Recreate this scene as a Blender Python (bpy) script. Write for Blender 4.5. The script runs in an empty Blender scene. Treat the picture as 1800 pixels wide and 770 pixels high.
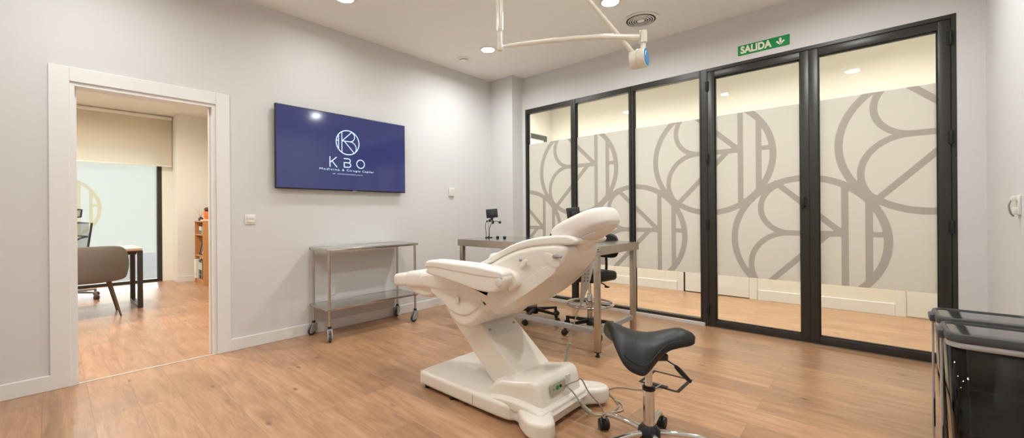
import bpy, bmesh, math, random
from mathutils import Vector, Matrix
from mathutils.geometry import delaunay_2d_cdt
random.seed(7)
PI = math.pi
C = bpy.context.scene.collection

# ------------------------------------------------------------------ materials
def newmat(name):
    m = bpy.data.materials.new(name); m.use_nodes = True
    nt = m.node_tree; nt.nodes.clear()
    out = nt.nodes.new('ShaderNodeOutputMaterial')
    return m, nt, out
def lin(c):
    def f(v):
        v /= 255.0
        return v/12.92 if v <= .04045 else ((v+.055)/1.055)**2.4
    return (f(c[0]), f(c[1]), f(c[2]), 1)
def pmat(name, col, rough=.5, metal=0, bump=0, bscale=200, vary=0, vscale=8, spec=.5, coat=0, stretch=None, raniso=0):
    m, nt, out = newmat(name)
    b = nt.nodes.new('ShaderNodeBsdfPrincipled')
    b.inputs['Base Color'].default_value = lin(col)
    b.inputs['Roughness'].default_value = rough
    b.inputs['Metallic'].default_value = metal
    b.inputs['Specular IOR Level'].default_value = spec
    if coat: b.inputs['Coat Weight'].default_value = coat; b.inputs['Coat Roughness'].default_value = .08
    tc = nt.nodes.new('ShaderNodeTexCoord')
    src = tc.outputs['Object']
    if stretch:
        mp = nt.nodes.new('ShaderNodeMapping'); mp.inputs['Scale'].default_value = stretch
        nt.links.new(src, mp.inputs['Vector']); src = mp.outputs['Vector']
    if bump:
        n = nt.nodes.new('ShaderNodeTexNoise'); n.inputs['Scale'].default_value = bscale; n.inputs['Detail'].default_value = 3
        nt.links.new(src, n.inputs['Vector'])
        bp = nt.nodes.new('ShaderNodeBump'); bp.inputs['Strength'].default_value = bump; bp.inputs['Distance'].default_value = .002
        nt.links.new(n.outputs['Fac'], bp.inputs['Height']); nt.links.new(bp.outputs['Normal'], b.inputs['Normal'])
    if vary:
        n2 = nt.nodes.new('ShaderNodeTexNoise'); n2.inputs['Scale'].default_value = vscale; n2.inputs['Detail'].default_value = 4
        nt.links.new(src, n2.inputs['Vector'])
        mx = nt.nodes.new('ShaderNodeMix'); mx.data_type = 'RGBA'
        c = lin(col)
        mx.inputs[6].default_value = tuple(v*(1-vary) for v in c[:3])+(1,)
        mx.inputs[7].default_value = tuple(min(1, v*(1+vary)) for v in c[:3])+(1,)
        nt.links.new(n2.outputs['Fac'], mx.inputs[0]); nt.links.new(mx.outputs[2], b.inputs['Base Color'])
        if metal:
            mr = nt.nodes.new('ShaderNodeMapRange'); mr.inputs[3].default_value = max(.02, rough-.08); mr.inputs[4].default_value = rough+.1
            nt.links.new(n2.outputs['Fac'], mr.inputs[0]); nt.links.new(mr.outputs[0], b.inputs['Roughness'])
    nt.links.new(b.outputs[0], out.inputs[0])
    return m
def emat(name, col, s):
    m, nt, out = newmat(name)
    e = nt.nodes.new('ShaderNodeEmission'); e.inputs[0].default_value = lin(col); e.inputs[1].default_value = s
    nt.links.new(e.outputs[0], out.inputs[0]); return m
def film(name, col, transl=.5, clear=0.0):
    m, nt, out = newmat(name)
    d = nt.nodes.new('ShaderNodeBsdfDiffuse'); d.inputs[0].default_value = lin(col)
    t = nt.nodes.new('ShaderNodeBsdfTranslucent'); t.inputs[0].default_value = lin(col)
    tc = nt.nodes.new('ShaderNodeTexCoord'); n = nt.nodes.new('ShaderNodeTexNoise'); n.inputs['Scale'].default_value = 900
    nt.links.new(tc.outputs['Object'], n.inputs['Vector'])
    bp = nt.nodes.new('ShaderNodeBump'); bp.inputs['Strength'].default_value = .05
    nt.links.new(n.outputs['Fac'], bp.inputs['Height']); nt.links.new(bp.outputs['Normal'], d.inputs['Normal'])
    mx = nt.nodes.new('ShaderNodeMixShader'); mx.inputs[0].default_value = transl
    nt.links.new(d.outputs[0], mx.inputs[1]); nt.links.new(t.outputs[0], mx.inputs[2])
    last = mx
    if clear:
        tr = nt.nodes.new('ShaderNodeBsdfTransparent')
        m2 = nt.nodes.new('ShaderNodeMixShader'); m2.inputs[0].default_value = clear
        nt.links.new(mx.outputs[0], m2.inputs[1]); nt.links.new(tr.outputs[0], m2.inputs[2]); last = m2
    nt.links.new(last.outputs[0], out.inputs[0]); return m
def thin_glass(name, tint=(250, 252, 250), refl=1.0):
    m, nt, out = newmat(name)
    tr = nt.nodes.new('ShaderNodeBsdfTransparent'); tr.inputs[0].default_value = lin(tint)
    g = nt.nodes.new('ShaderNodeBsdfGlossy'); g.inputs['Roughness'].default_value = .02
    fr = nt.nodes.new('ShaderNodeFresnel'); fr.inputs[0].default_value = 1.45
    mu = nt.nodes.new('ShaderNodeMath'); mu.operation = 'MULTIPLY'; mu.inputs[1].default_value = refl
    nt.links.new(fr.outputs[0], mu.inputs[0])
    mx = nt.nodes.new('ShaderNodeMixShader')
    nt.links.new(mu.outputs[0], mx.inputs[0]); nt.links.new(tr.outputs[0], mx.inputs[1]); nt.links.new(g.outputs[0], mx.inputs[2])
    nt.links.new(mx.outputs[0], out.inputs[0]); return m
def wood_floor():
    m, nt, out = newmat('oak_plank_floor'); N = nt.nodes; L = nt.links
    b = N.new('ShaderNodeBsdfPrincipled')
    geo = N.new('ShaderNodeNewGeometry'); sp = N.new('ShaderNodeSeparateXYZ'); L.new(geo.outputs['Position'], sp.inputs[0])
    cb = N.new('ShaderNodeCombineXYZ'); L.new(sp.outputs['Y'], cb.inputs[0]); L.new(sp.outputs['X'], cb.inputs[1])
    mp = N.new('ShaderNodeMapping'); mp.inputs['Location'].default_value = (.35, .04, 0); L.new(cb.outputs[0], mp.inputs[0])
    br = N.new('ShaderNodeTexBrick'); br.offset = .37; br.offset_frequency = 2
    br.inputs['Scale'].default_value = 1; br.inputs['Brick Width'].default_value = 1.35; br.inputs['Row Height'].default_value = .193
    br.inputs['Mortar Size'].default_value = .0013; br.inputs['Mortar Smooth'].default_value = .3; br.inputs['Bias'].default_value = 0
    br.inputs['Color1'].default_value = (0, 0, 0, 1); br.inputs['Color2'].default_value = (1, 1, 1, 1); br.inputs['Mortar'].default_value = (.5, .5, .5, 1)
    L.new(mp.outputs[0], br.inputs['Vector'])
    # grain: stretched along the plank, shifted per plank
    mul = N.new('ShaderNodeVectorMath'); mul.operation = 'SCALE'; mul.inputs[3].default_value = 17.0
    L.new(br.outputs['Color'], mul.inputs[0])
    add = N.new('ShaderNodeVectorMath'); add.operation = 'ADD'; L.new(mp.outputs[0], add.inputs[0]); L.new(mul.outputs[0], add.inputs[1])
    m2 = N.new('ShaderNodeMapping'); m2.inputs['Scale'].default_value = (1.3, 11, 1); L.new(add.outputs[0], m2.inputs[0])
    n1 = N.new('ShaderNodeTexNoise'); n1.inputs['Scale'].default_value = 2.2; n1.inputs['Detail'].default_value = 8; n1.inputs['Roughness'].default_value = .62; n1.inputs['Distortion'].default_value = .7
    L.new(m2.outputs[0], n1.inputs['Vector'])
    m3 = N.new('ShaderNodeMapping'); m3.inputs['Scale'].default_value = (3, 90, 1); L.new(add.outputs[0], m3.inputs[0])
    n2 = N.new('ShaderNodeTexNoise'); n2.inputs['Scale'].default_value = 3; n2.inputs['Detail'].default_value = 3
    L.new(m3.outputs[0], n2.inputs['Vector'])
    # broad patches
    n3 = N.new('ShaderNodeTexNoise'); n3.inputs['Scale'].default_value = 1.7; n3.inputs['Detail'].default_value = 3; L.new(add.outputs[0], n3.inputs['Vector'])
    # knots
    m4 = N.new('ShaderNodeMapping'); m4.inputs['Scale'].default_value = (1.0, 2.2, 1); L.new(add.outputs[0], m4.inputs[0])
    vo = N.new('ShaderNodeTexVoronoi'); vo.inputs['Scale'].default_value = 2.6; vo.inputs['Randomness'].default_value = 1; L.new(m4.outputs[0], vo.inputs['Vector'])
    kr = N.new('ShaderNodeValToRGB'); kr.color_ramp.elements[0].position = .02; kr.color_ramp.elements[0].color = (1, 1, 1, 1)
    kr.color_ramp.elements[1].position = .10; kr.color_ramp.elements[1].color = (0, 0, 0, 1)
    L.new(vo.outputs['Distance'], kr.inputs[0])
    r = N.new('ShaderNodeValToRGB'); e = r.color_ramp.elements
    e[0].position = .30; e[0].color = lin((134, 96, 67)); e[1].position = .70; e[1].color = lin((208, 166, 130))
    x = e.new(.5); x.color = lin((182, 138, 103))
    L.new(n1.outputs['Fac'], r.inputs[0])
    def mix(a, b_, fac, mode='MIX'):
        q = N.new('ShaderNodeMix'); q.data_type = 'RGBA'; q.blend_type = mode
        if isinstance(fac, float): q.inputs[0].default_value = fac
        else: L.new(fac, q.inputs[0])
        for s, v in ((6, a), (7, b_)):
            if isinstance(v, tuple): q.inputs[s].default_value = v
            else: L.new(v, q.inputs[s])
        return q.outputs[2]
    c = mix(r.outputs[0], lin((184, 140, 103)), .48)
    pr = N.new('ShaderNodeMapRange'); pr.inputs[3].default_value = .88; pr.inputs[4].default_value = 1.1; L.new(br.outputs['Color'], pr.inputs[0])
    fr = N.new('ShaderNodeMapRange'); fr.inputs[1].default_value = .3; fr.inputs[2].default_value = .7; fr.inputs[3].default_value = .9; fr.inputs[4].default_value = 1.08; L.new(n2.outputs['Fac'], fr.inputs[0])
    br3 = N.new('ShaderNodeMapRange'); br3.inputs[1].default_value = .3; br3.inputs[2].default_value = .7; br3.inputs[3].default_value = .88; br3.inputs[4].default_value = 1.1; L.new(n3.outputs['Fac'], br3.inputs[0])
    for o in (pr, fr, br3):
        c = mix(c, o.outputs[0], 1.0, 'MULTIPLY')
    km = N.new('ShaderNodeMath'); km.operation = 'MULTIPLY'; km.inputs[1].default_value = .75; L.new(kr.outputs[0], km.inputs[0])
    c = mix(c, lin((92, 60, 42)), km.outputs[0])
    mm = N.new('ShaderNodeMath'); mm.operation = 'MULTIPLY'; mm.inputs[1].default_value = .42; L.new(br.outputs['Fac'], mm.inputs[0])
    c = mix(c, lin((80, 55, 38)), mm.outputs[0])
    L.new(c, b.inputs['Base Color'])
    rr = N.new('ShaderNodeMapRange'); rr.inputs[3].default_value = .30; rr.inputs[4].default_value = .46; L.new(n1.outputs['Fac'], rr.inputs[0]); L.new(rr.outputs[0], b.inputs['Roughness'])
    b.inputs['Specular IOR Level'].default_value = .5; b.inputs['Coat Weight'].default_value = .3; b.inputs['Coat Roughness'].default_value = .3
    hs = N.new('ShaderNodeMath'); hs.operation = 'SUBTRACT'; L.new(n2.outputs['Fac'], hs.inputs[0]); L.new(br.outputs['Fac'], hs.inputs[1])
    bp = N.new('ShaderNodeBump'); bp.inputs['Strength'].default_value = .25; bp.inputs['Distance'].default_value = .001
    L.new(hs.outputs[0], bp.inputs['Height']); L.new(bp.outputs[0], b.inputs['Normal'])
    L.new(b.outputs[0], out.inputs[0]); return m

M = {}
M['wall'] = pmat('white_wall_paint', (216, 214, 212), .85, bump=.06, bscale=60)
M['ceil'] = pmat('ceiling_paint', (245, 242, 236), .9, bump=.04, bscale=60)
M['trim'] = pmat('white_trim_lacquer', (232, 230, 226), .4, bump=.02)
M['floor'] = wood_floor()
M['handset'] = pmat('pale_handset_plastic', (186, 184, 174), .4, bump=.03)
M['wrap'] = pmat('film_wrapped_rail', (168, 168, 170), .3, .3, bump=.2, bscale=40)
M['cream'] = pmat('cream_wall_paint', (234, 230, 219), .85, bump=.05, bscale=60)
M['frame'] = pmat('anthracite_aluminium', (58, 55, 51), .38, .35, bump=.03, bscale=300)
M['frame_dark'] = pmat('black_gasket_and_shade', (22, 21, 20), .6, bump=.03)  # also paints the shade in gaps and vent throats
M['glass'] = thin_glass('clear_glass')
M['film'] = film('frosted_film', (246, 243, 236), .62)
M['filmg'] = film('grey_film_pattern', (202, 196, 188), .45)
M['alu'] = pmat('white_aluminium_sill', (214, 210, 204), .45, .1, bump=.02)
M['steel'] = pmat('brushed_steel', (196, 188, 176), .3, 1, bump=.12, bscale=30, vary=.06, vscale=3, stretch=(1, 1, 25))
M['steel_top'] = pmat('steel_sheet', (200, 196, 190), .16, 1, vary=.04, vscale=4)
M['chrome'] = pmat('chrome', (220, 220, 218), .06, 1, vary=.02)
M['leather'] = pmat('black_leather', (24, 23, 22), .45, bump=.25, bscale=350, vary=.1)
M['stitch'] = pmat('leather_seam', (22, 22, 22), .5, bump=.2, bscale=200)
M['blackp'] = pmat('black_plastic', (26, 25, 25), .4, bump=.08, bscale=400)
M['greyp'] = pmat('grey_plastic', (150, 148, 145), .45, bump=.05, bscale=300)
M['rubber'] = pmat('dark_rubber', (60, 62, 65), .6, bump=.1)
M['upho'] = pmat('ivory_upholstery', (240, 234, 224), .42, bump=.15, bscale=260, vary=.015)
M['shell'] = pmat('ivory_shell_plastic', (236, 229, 216), .3, bump=.02, bscale=120, coat=.25)
M['shell2'] = pmat('pale_grey_panel', (222, 219, 212), .35, bump=.02)
M['paneltan'] = pmat('sage_control_plate', (176, 176, 150), .45, bump=.03)
M['green'] = pmat('sign_green', (0, 140, 68), .45, bump=.02)
M['signw'] = pmat('sign_cream', (238, 236, 214), .5, bump=.02)
M['lampp'] = pmat('cream_painted_metal', (226, 218, 200), .25, bump=.02, coat=.3)
M['blue'] = pmat('blue_label', (0, 132, 200), .4, bump=.01)
M['white'] = pmat('white_plastic', (230, 226, 218), .4, bump=.02)
M['label'] = pmat('white_print', (235, 235, 235), .5, bump=.02)
M['yellow'] = pmat('yellow_print', (235, 170, 20), .5, bump=.02)
M['cord'] = pmat('grey_green_cord', (176, 176, 158), .45, bump=.05)
M['cordg'] = pmat('grey_cord', (150, 142, 130), .45, bump=.05)
M['bag'] = pmat('black_bin_bag', (30, 25, 23), .22, bump=.5, bscale=14)
M['lid'] = pmat('smoked_lid', (52, 53, 54), .14, bump=.02, coat=.6)
M['lidrim'] = pmat('dark_lid_rim', (70, 72, 72), .35, bump=.03)
M['clearp'] = thin_glass('clear_plastic', (232, 230, 224), 1.2)
M['clearrim'] = pmat('clear_plastic_edge', (178, 174, 172), .2, bump=.01)
M['taupe'] = pmat('taupe_fabric', (112, 102, 92), .85, bump=.5, bscale=500, vary=.1)
M['brownm'] = pmat('brown_metal', (92, 72, 56), .4, .2, bump=.03)
M['oak'] = pmat('oak_veneer', (196, 140, 86), .45, bump=.08, bscale=20, vary=.12, vscale=3, stretch=(8, 8, .8))
M['desktop'] = pmat('desk_top', (200, 198, 194), .25, bump=.02)
M['desk_edge'] = pmat('desk_edge_oak', (186, 128, 80), .5, bump=.05)
M['deskleg'] = pmat('charcoal_leg', (60, 56, 52), .4, .3, bump=.03)
M['mesh'] = film('mesh_fabric', (120, 128, 126), .5, .45)
M['blind'] = film('roller_blind_fabric', (246, 238, 220), .55)
M['winfilm'] = film('window_frost', (202, 208, 205), .85)
M['winlogo'] = film('window_logo', (240, 232, 208), .85)
M['tvs'] = pmat('television_screen', (34, 35, 66), .09, spec=.5, bump=.005)
M['pave'] = pmat('outdoor_paving', (92, 95, 92), .8, bump=.3, bscale=30, vary=.35, vscale=1.2, stretch=(.4, 2.5, 1))
M['skin1'] = pmat('brown_glaze', (96, 58, 40), .35, bump=.05)
M['orange'] = pmat('orange_pot', (226, 120, 50), .5, bump=.05, vary=.25, vscale=30)
M['reed'] = pmat('reed_sticks', (206, 170, 120), .6, bump=.05)
M['photo'] = pmat('photo_print', (214, 190, 160), .4, bump=.02, vary=.3, vscale=12)
M['binder'] = pmat('grey_binder', (110, 112, 104), .5, bump=.04)
# television screen: gives off a dim blue picture behind glossy glass
_m = M['tvs']; _b = [n for n in _m.node_tree.nodes if n.type == 'BSDF_PRINCIPLED'][0]
_b.inputs['Emission Color'].default_value = lin((56, 62, 108)); _b.inputs['Emission Strength'].default_value = .8
M['tvtext'] = emat('television_lettering', (205, 228, 250), 1.3)

# ------------------------------------------------------------------ mesh helpers
def V(*a): return Vector(a)
def box(bm, x0, x1, y0, y1, z0, z1, bev=0, seg=2, mat=0):
    vs = [bm.verts.new((x, y, z)) for x in (x0, x1) for y in (y0, y1) for z in (z0, z1)]
    fs = [(0, 1, 3, 2), (4, 6, 7, 5), (0, 4, 5, 1), (2, 3, 7, 6), (0, 2, 6, 4), (1, 5, 7, 3)]
    F = [bm.faces.new([vs[i] for i in f]) for f in fs]
    for f in F: f.material_index = mat
    if bev:
        es = list({e for f in F for e in f.edges})
        r = bmesh.ops.bevel(bm, geom=es, offset=bev, segments=seg, affect='EDGES', profile=.5, material=mat)
    return F
def xf_new(bm, n0, mtx):
    bm.verts.ensure_lookup_table()
    for v in bm.verts[n0:]: v.co = mtx @ v.co
def rings(bm, rs, closed=False, cap=True, mat=0):
    R = [[bm.verts.new(p) for p in r] for r in rs]
    n = len(R[0]); k = len(R)
    for i in range(k if closed else k-1):
        a = R[i]; b = R[(i+1) % k]
        for j in range(n):
            f = bm.faces.new((a[j], a[(j+1) % n], b[(j+1) % n], b[j])); f.material_index = mat
    if cap and not closed:
        f = bm.faces.new(list(reversed(R[0]))); f.material_index = mat
        f = bm.faces.new(R[-1]); f.material_index = mat
    return R
def frame_of(d):
    d = d.normalized(); u = d.cross(V(0, 0, 1))
    if u.length < 1e-4: u = V(1, 0, 0)
    u.normalize(); return u, d.cross(u).normalized()
def cyl(bm, p0, p1, r0, r1=None, seg=20, mat=0, bev=0):
    p0 = Vector(p0); p1 = Vector(p1); r1 = r0 if r1 is None else r1
    d = (p1-p0); u, w = frame_of(d); dn = d.normalized()
    prof = [(0, r0), (d.length, r1)]
    if bev: prof = [(0, r0-bev), (bev*.3, r0-bev*.3), (bev, r0), (d.length-bev, r1), (d.length-bev*.3, r1-bev*.3), (d.length, r1-bev)]
    rings(bm, [[p0+dn*h+u*(r*math.cos(2*PI*i/seg))+w*(r*math.sin(2*PI*i/seg)) for i in range(seg)] for h, r in prof], mat=mat)
def catm(pts, n=8, closed=False):
    P = [Vector(p) for p in pts]; out = []
    k = len(P)
    for i in range(k if closed else k-1):
        g = (lambda j: P[j % k]) if closed else (lambda j: P[max(0, min(k-1, j))])
        a, b, c, d = g(i-1), g(i), g(i+1), g(i+2)
        for t in range(n):
            t /= n
            out.append(.5*((2*b)+(c-a)*t+(2*a-5*b+4*c-d)*t*t+(3*b-a-3*c+d)*t**3))
    if not closed: out.append(P[-1])
    return out
def tube(bm, pts, r, seg=10, smooth=6, mat=0, closed=False):
    P = catm(pts, smooth, closed) if smooth > 1 else [Vector(p) for p in pts]
    rs = []; u = None; k = len(P)
    for i, p in enumerate(P):
        if closed: d = P[(i+1) % k]-P[i-1]
        else: d = P[min(i+1, k-1)]-P[max(i-1, 0)]
        d.normalize()
        if u is None: u, w = frame_of(d)
        else:
            u = (u-d*u.dot(d)); u.normalize(); w = d.cross(u)
        rr = r(i/(k-1)) if callable(r) else r
        rs.append([p+u*(rr*math.cos(2*PI*j/seg))+w*(rr*math.sin(2*PI*j/seg)) for j in range(seg)])
    rings(bm, rs, closed=closed, mat=mat)
def lathe(bm, prof, o=(0, 0, 0), seg=28, axis=None, mat=0):
    o = Vector(o); d = Vector(axis) if axis else V(0, 0, 1)
    d.normalize(); u, w = frame_of(d) if axis else (V(1, 0, 0), V(0, 1, 0))
    rings(bm, [[o+d*h+u*(max(r, 1e-4)*math.cos(2*PI*i/seg))+w*(max(r, 1e-4)*math.sin(2*PI*i/seg)) for i in range(seg)] for r, h in prof], mat=mat)
def inward(o):
    """unit inward normal and free half-thickness at every outline vertex"""
    n = len(o); A = sum(o[i][0]*o[(i+1) % n][1]-o[(i+1) % n][0]*o[i][1] for i in range(n))
    s = 1 if A > 0 else -1; N = []; H = []
    for i in range(n):
        a, c = o[i-1], o[(i+1) % n]; dx, dy = c[0]-a[0], c[1]-a[1]; l = math.hypot(dx, dy) or 1
        nx, ny = -dy/l*s, dx/l*s; px, py = o[i]; best = 1e9
        for j in range(n):
            if j in (i, (i-1) % n): continue
            x0, y0 = o[j]; x1, y1 = o[(j+1) % n]; ex, ey = x1-x0, y1-y0
            den = nx*ey-ny*ex
            if abs(den) < 1e-12: continue
            t_ = ((x0-px)*ey-(y0-py)*ex)/den; u_ = ((x0-px)*ny-(y0-py)*nx)/den
            if t_ > 1e-6 and -1e-6 <= u_ <= 1+1e-6: best = min(best, t_)
        N.append((nx, ny)); H.append(best/2 if best < 1e8 else .001)
    # smooth the thickness so neighbouring insets never cross
    for _ in range(6): H = [min(H[k], (H[k-1]+H[k]+H[(k+1) % n])/3*1.0+.0) for k in range(n)]
    return N, H
def inset2(o, d, NH=None, rmax=None):
    N, H = NH or inward(o); rmax = rmax or d
    return [(p[0]+N[k][0]*d/rmax*min(rmax, .62*H[k]), p[1]+N[k][1]*d/rmax*min(rmax, .62*H[k])) for k, p in enumerate(o)]
def prism(bm, outline, a0, a1, r=0, axis='x', rs=4, smooth=0, both=True, mat=0, bulge=0):
    if smooth: rs = 10
    """outline in the plane across axis, rounded over at its ends by radius r"""
    o = [tuple(p) for p in outline]
    if smooth: o = [(p.x, p.y) for p in catm([(a, b, 0) for a, b in o], smooth, True)]
    def P(a, u, v): return {'x': (a, u, v), 'y': (u, a, v), 'z': (u, v, a)}[axis]
    secs = []
    if r:
        for k in range(rs+1):
            t = k/rs*PI/2; secs.append((a0+r*(1-math.sin(t)), r*(1-math.cos(t))))
        secs = secs[::-1]
        secs = [(a0+r*(1-math.cos(k/rs*PI/2)), r*(1-math.sin(k/rs*PI/2))) for k in range(rs+1)]
        if both: secs += [(a1-r*(1-math.cos(k/rs*PI/2)), r*(1-math.sin(k/rs*PI/2))) for k in range(rs, -1, -1)]
        else: secs += [(a1, 0)]
    else: secs = [(a0, 0), (a1, 0)]
    NH = inward(o)
    flat = [(inset2(o, d, NH, r) if d > 1e-6 else o) for a, d in secs]
    R = rings(bm, [[P(a, u, v) for u, v in q] for (a, d), q in zip(secs, flat)], cap=False, mat=mat)
    n = len(o)
    for end, flip in ((0, True), (-1, False)):
        res = delaunay_2d_cdt([Vector(p) for p in flat[end]], [], [list(range(n))], 1, 1e-7)
        co, faces, orig = res[0], res[2], res[3]
        vm = []
        for k, c in enumerate(co):
            src = [q for q in orig[k] if q < n]
            if src:
                vm.append(R[end][src[0]])
                for extra in src[1:]: pass
            else: vm.append(bm.verts.new(P(secs[end][0], c.x, c.y)))
        for f in faces:
            try:
                F = bm.faces.new([vm[k] for k in (reversed(f) if flip else f)]); F.material_index = mat
            except ValueError: pass
def rrect(x0, x1, y0, y1, r, n=5):
    out = []
    for cx, cy, a in ((x1-r, y1-r, 0), (x0+r, y1-r, PI/2), (x0+r, y0+r, PI), (x1-r, y0+r, 3*PI/2)):
        for k in range(n+1):
            t = a+k/n*PI/2; out.append((cx+r*math.cos(t), cy+r*math.sin(t)))
    return out
def superel(bm, c, h, mtx=None, n1=3.0, n2=3.0, seg=40, rg=20, mat=0):
    """superellipsoid pillow: h half sizes, n1 plan exponent, n2 section exponent"""
    def s(v, p): return math.copysign(abs(v)**(2/p), v)
    rs = []
    for i in range(rg+1):
        ph = -PI/2+PI*i/rg; ph = max(-PI/2+.02, min(PI/2-.02, ph))
        cz = s(math.sin(ph), n2)*h[2]; k = s(math.cos(ph), n2)
        rs.append([V(s(math.cos(2*PI*j/seg), n1)*k*h[0], s(math.sin(2*PI*j/seg), n1)*k*h[1], cz) for j in range(seg)])
    if mtx is None: mtx = Matrix.Identity(4)
    rings(bm, [[Vector(c)+(mtx @ p) for p in r] for r in rs], mat=mat)

def obj(name, bm, mats, parent=None, sharp=35, loc=None):
    bmesh.ops.recalc_face_normals(bm, faces=bm.faces[:])
    me = bpy.data.meshes.new(name); bm.to_mesh(me); bm.free()
    for m in (mats if isinstance(mats, (list, tuple)) else [mats]): me.materials.append(m)
    for p in me.polygons: p.use_smooth = len(p.vertices) < 13
    me.set_sharp_from_angle(angle=math.radians(sharp))
    o = bpy.data.objects.new(name, me); C.objects.link(o)
    if parent: o.parent = parent
    if loc: o.location = loc
    return o
def B(): return bmesh.new()
def tag(o, label, cat, group=None, kind=None):
    o['label'] = label
    if cat: o['category'] = cat
    if group: o['group'] = group
    if kind: o['kind'] = kind
    return o
def thing(name, label, cat, loc=(0, 0, 0), rz=0, group=None):
    o = bpy.data.objects.new(name, None); C.objects.link(o); o.location = loc; o.rotation_euler = (0, 0, rz)
    o.empty_display_size = .1
    return tag(o, label, cat, group)
def sthing(name, label, cat, loc=(0, 0, 0)):
    o = thing(name, label, cat, loc); o['kind'] = 'structure'; return o
def struct(name, bm, m, label, cat, sharp=35):
    o = obj(name, bm, m, sharp=sharp); return tag(o, label, cat, kind='structure')
def dup(root, loc, rz, label, group=None):
    r = root.copy(); C.objects.link(r); r.location = loc; r.rotation_euler = (0, 0, rz); r['label'] = label
    if group: r['group'] = group
    for ch in [c for c in bpy.data.objects if c.parent == root]:
        c = ch.copy(); C.objects.link(c); c.parent = r
        for g in [q for q in bpy.data.objects if q.parent == ch]:
            d = g.copy(); C.objects.link(d); d.parent = c
    return r
def text_bm(s, size, bold=0, spacing=1.0, extr=.0006):
    cu = bpy.data.curves.new('lettering', 'FONT'); cu.body = s; cu.size = size; cu.offset = bold
    cu.space_character = spacing; cu.align_x = 'CENTER'; cu.align_y = 'CENTER'; cu.extrude = extr
    o = bpy.data.objects.new('lettering', cu); C.objects.link(o)
    dg = bpy.context.evaluated_depsgraph_get(); me = bpy.data.meshes.new_from_object(o.evaluated_get(dg))
    bm = B(); bm.from_mesh(me); bpy.data.objects.remove(o); bpy.data.curves.remove(cu); bpy.data.meshes.remove(me)
    return bm
def ribbon(bm, pts, w, to3, th=.001, mat=0):
    """flat stroke with thickness; pts 2-D, to3 maps (u, v, t) to 3-D"""
    P = [Vector((p[0], p[1])) for p in pts]; k = len(P); rs = []
    for i in range(k):
        d = P[min(i+1, k-1)]-P[max(i-1, 0)]; d.normalize(); n = Vector((-d.y, d.x))*w/2
        a = P[i]+n; b = P[i]-n
        rs.append([to3(a.x, a.y, 0), to3(b.x, b.y, 0), to3(b.x, b.y, th), to3(a.x, a.y, th)])
    rings(bm, rs, mat=mat)
def arc(cx, cy, r, a0, a1, n=40):
    return [(cx+r*math.cos(math.radians(a0+(a1-a0)*i/n)), cy+r*math.sin(math.radians(a0+(a1-a0)*i/n))) for i in range(n+1)]
def logo_strokes(R):
    """monogram in a ring, unmirrored; (points, relative width)"""
    s = []
    s.append((arc(0, 0, R*.955, 0, 360, 72), 1.15))
    for x in (-.49, -.755):
        y = math.sqrt(max(0, .955**2-x*x)); s.append(([(x*R, -y*R), (x*R, y*R)], 1.0))
    s.append(([(-.955*R, .1*R), (-.755*R, .1*R)], .9))
    s.append(([(-.47*R, .1*R), (.36*R, .9*R)], 1.0))
    s.append(([(-.30*R, .1*R), (.55*R, -.80*R)], 1.0))
    s.append(([(-.49*R, .1*R), (.17*R, .1*R)]+arc(.17*R, .5*R, .40*R, -90, 62, 26), 1.0))
    s.append(([(.0*R, .1*R), (.19*R, .1*R)]+arc(.19*R, -.42*R, .52*R, 90, -48, 26), 1.0))
    return s

import numpy as np
def stroke_sheet(strokes, u0, u1, v0, v1, to3, step=.008):
    """one clean sheet: union of strokes [(pts, width)] clipped to a rectangle"""
    nu = max(2, int((u1-u0)/step)); nv = max(2, int((v1-v0)/step))
    us = np.linspace(u0, u1, nu+1); vs = np.linspace(v0, v1, nv+1)
    U, W = np.meshgrid(us, vs, indexing='ij'); F = np.full(U.shape, 1e3)
    for pts, w in strokes:
        for (ax_, ay_), (bx_, by_) in zip(pts[:-1], pts[1:]):
            dx, dy = bx_-ax_, by_-ay_; l2 = dx*dx+dy*dy
            if l2 < 1e-12: continue
            t_ = np.clip(((U-ax_)*dx+(W-ay_)*dy)/l2, 0, 1)
            F = np.minimum(F, np.hypot(U-ax_-t_*dx, W-ay_-t_*dy)-w/2)
    bm = bmesh.new(); pv = {}; ev = {}
    def gp(i, j):
        if (i, j) not in pv: pv[(i, j)] = bm.verts.new(to3(us[i], vs[j]))
        return pv[(i, j)]
    def ge(i, j, k, l):
        key = tuple(sorted(((i, j), (k, l))))
        if key not in ev:
            (i, j), (k, l) = key; a, c = F[i, j], F[k, l]; q = min(.98, max(.02, a/(a-c)))
            ev[key] = bm.verts.new(to3(us[i]+(us[k]-us[i])*q, vs[j]+(vs[l]-vs[j])*q))
        return ev[key]
    for i in range(nu):
        for j in range(nv):
            cs = [(i, j), (i+1, j), (i+1, j+1), (i, j+1)]; f = [F[c] < 0 for c in cs]
            if not any(f): continue
            poly = []
            for k in range(4):
                a, c = cs[k], cs[(k+1) % 4]
                if f[k]: poly.append(gp(*a))
                if f[k] != f[(k+1) % 4]: poly.append(ge(*a, *c))
            if len(poly) >= 3: bm.faces.new(poly)
    bmesh.ops.dissolve_limit(bm, angle_limit=math.radians(1), verts=bm.verts[:], edges=bm.edges[:])
    return bm
def sheet(p, q, axis):
    """flat film: rectangle between corners p and q lying across axis"""
    b = bmesh.new()
    if axis == 'x': c = [(p[0], p[1], p[2]), (p[0], q[1], p[2]), (p[0], q[1], q[2]), (p[0], p[1], q[2])]
    else: c = [(p[0], p[1], p[2]), (q[0], p[1], p[2]), (q[0], p[1], q[2]), (p[0], p[1], q[2])]
    b.faces.new([b.verts.new(v) for v in c]); return b

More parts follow.
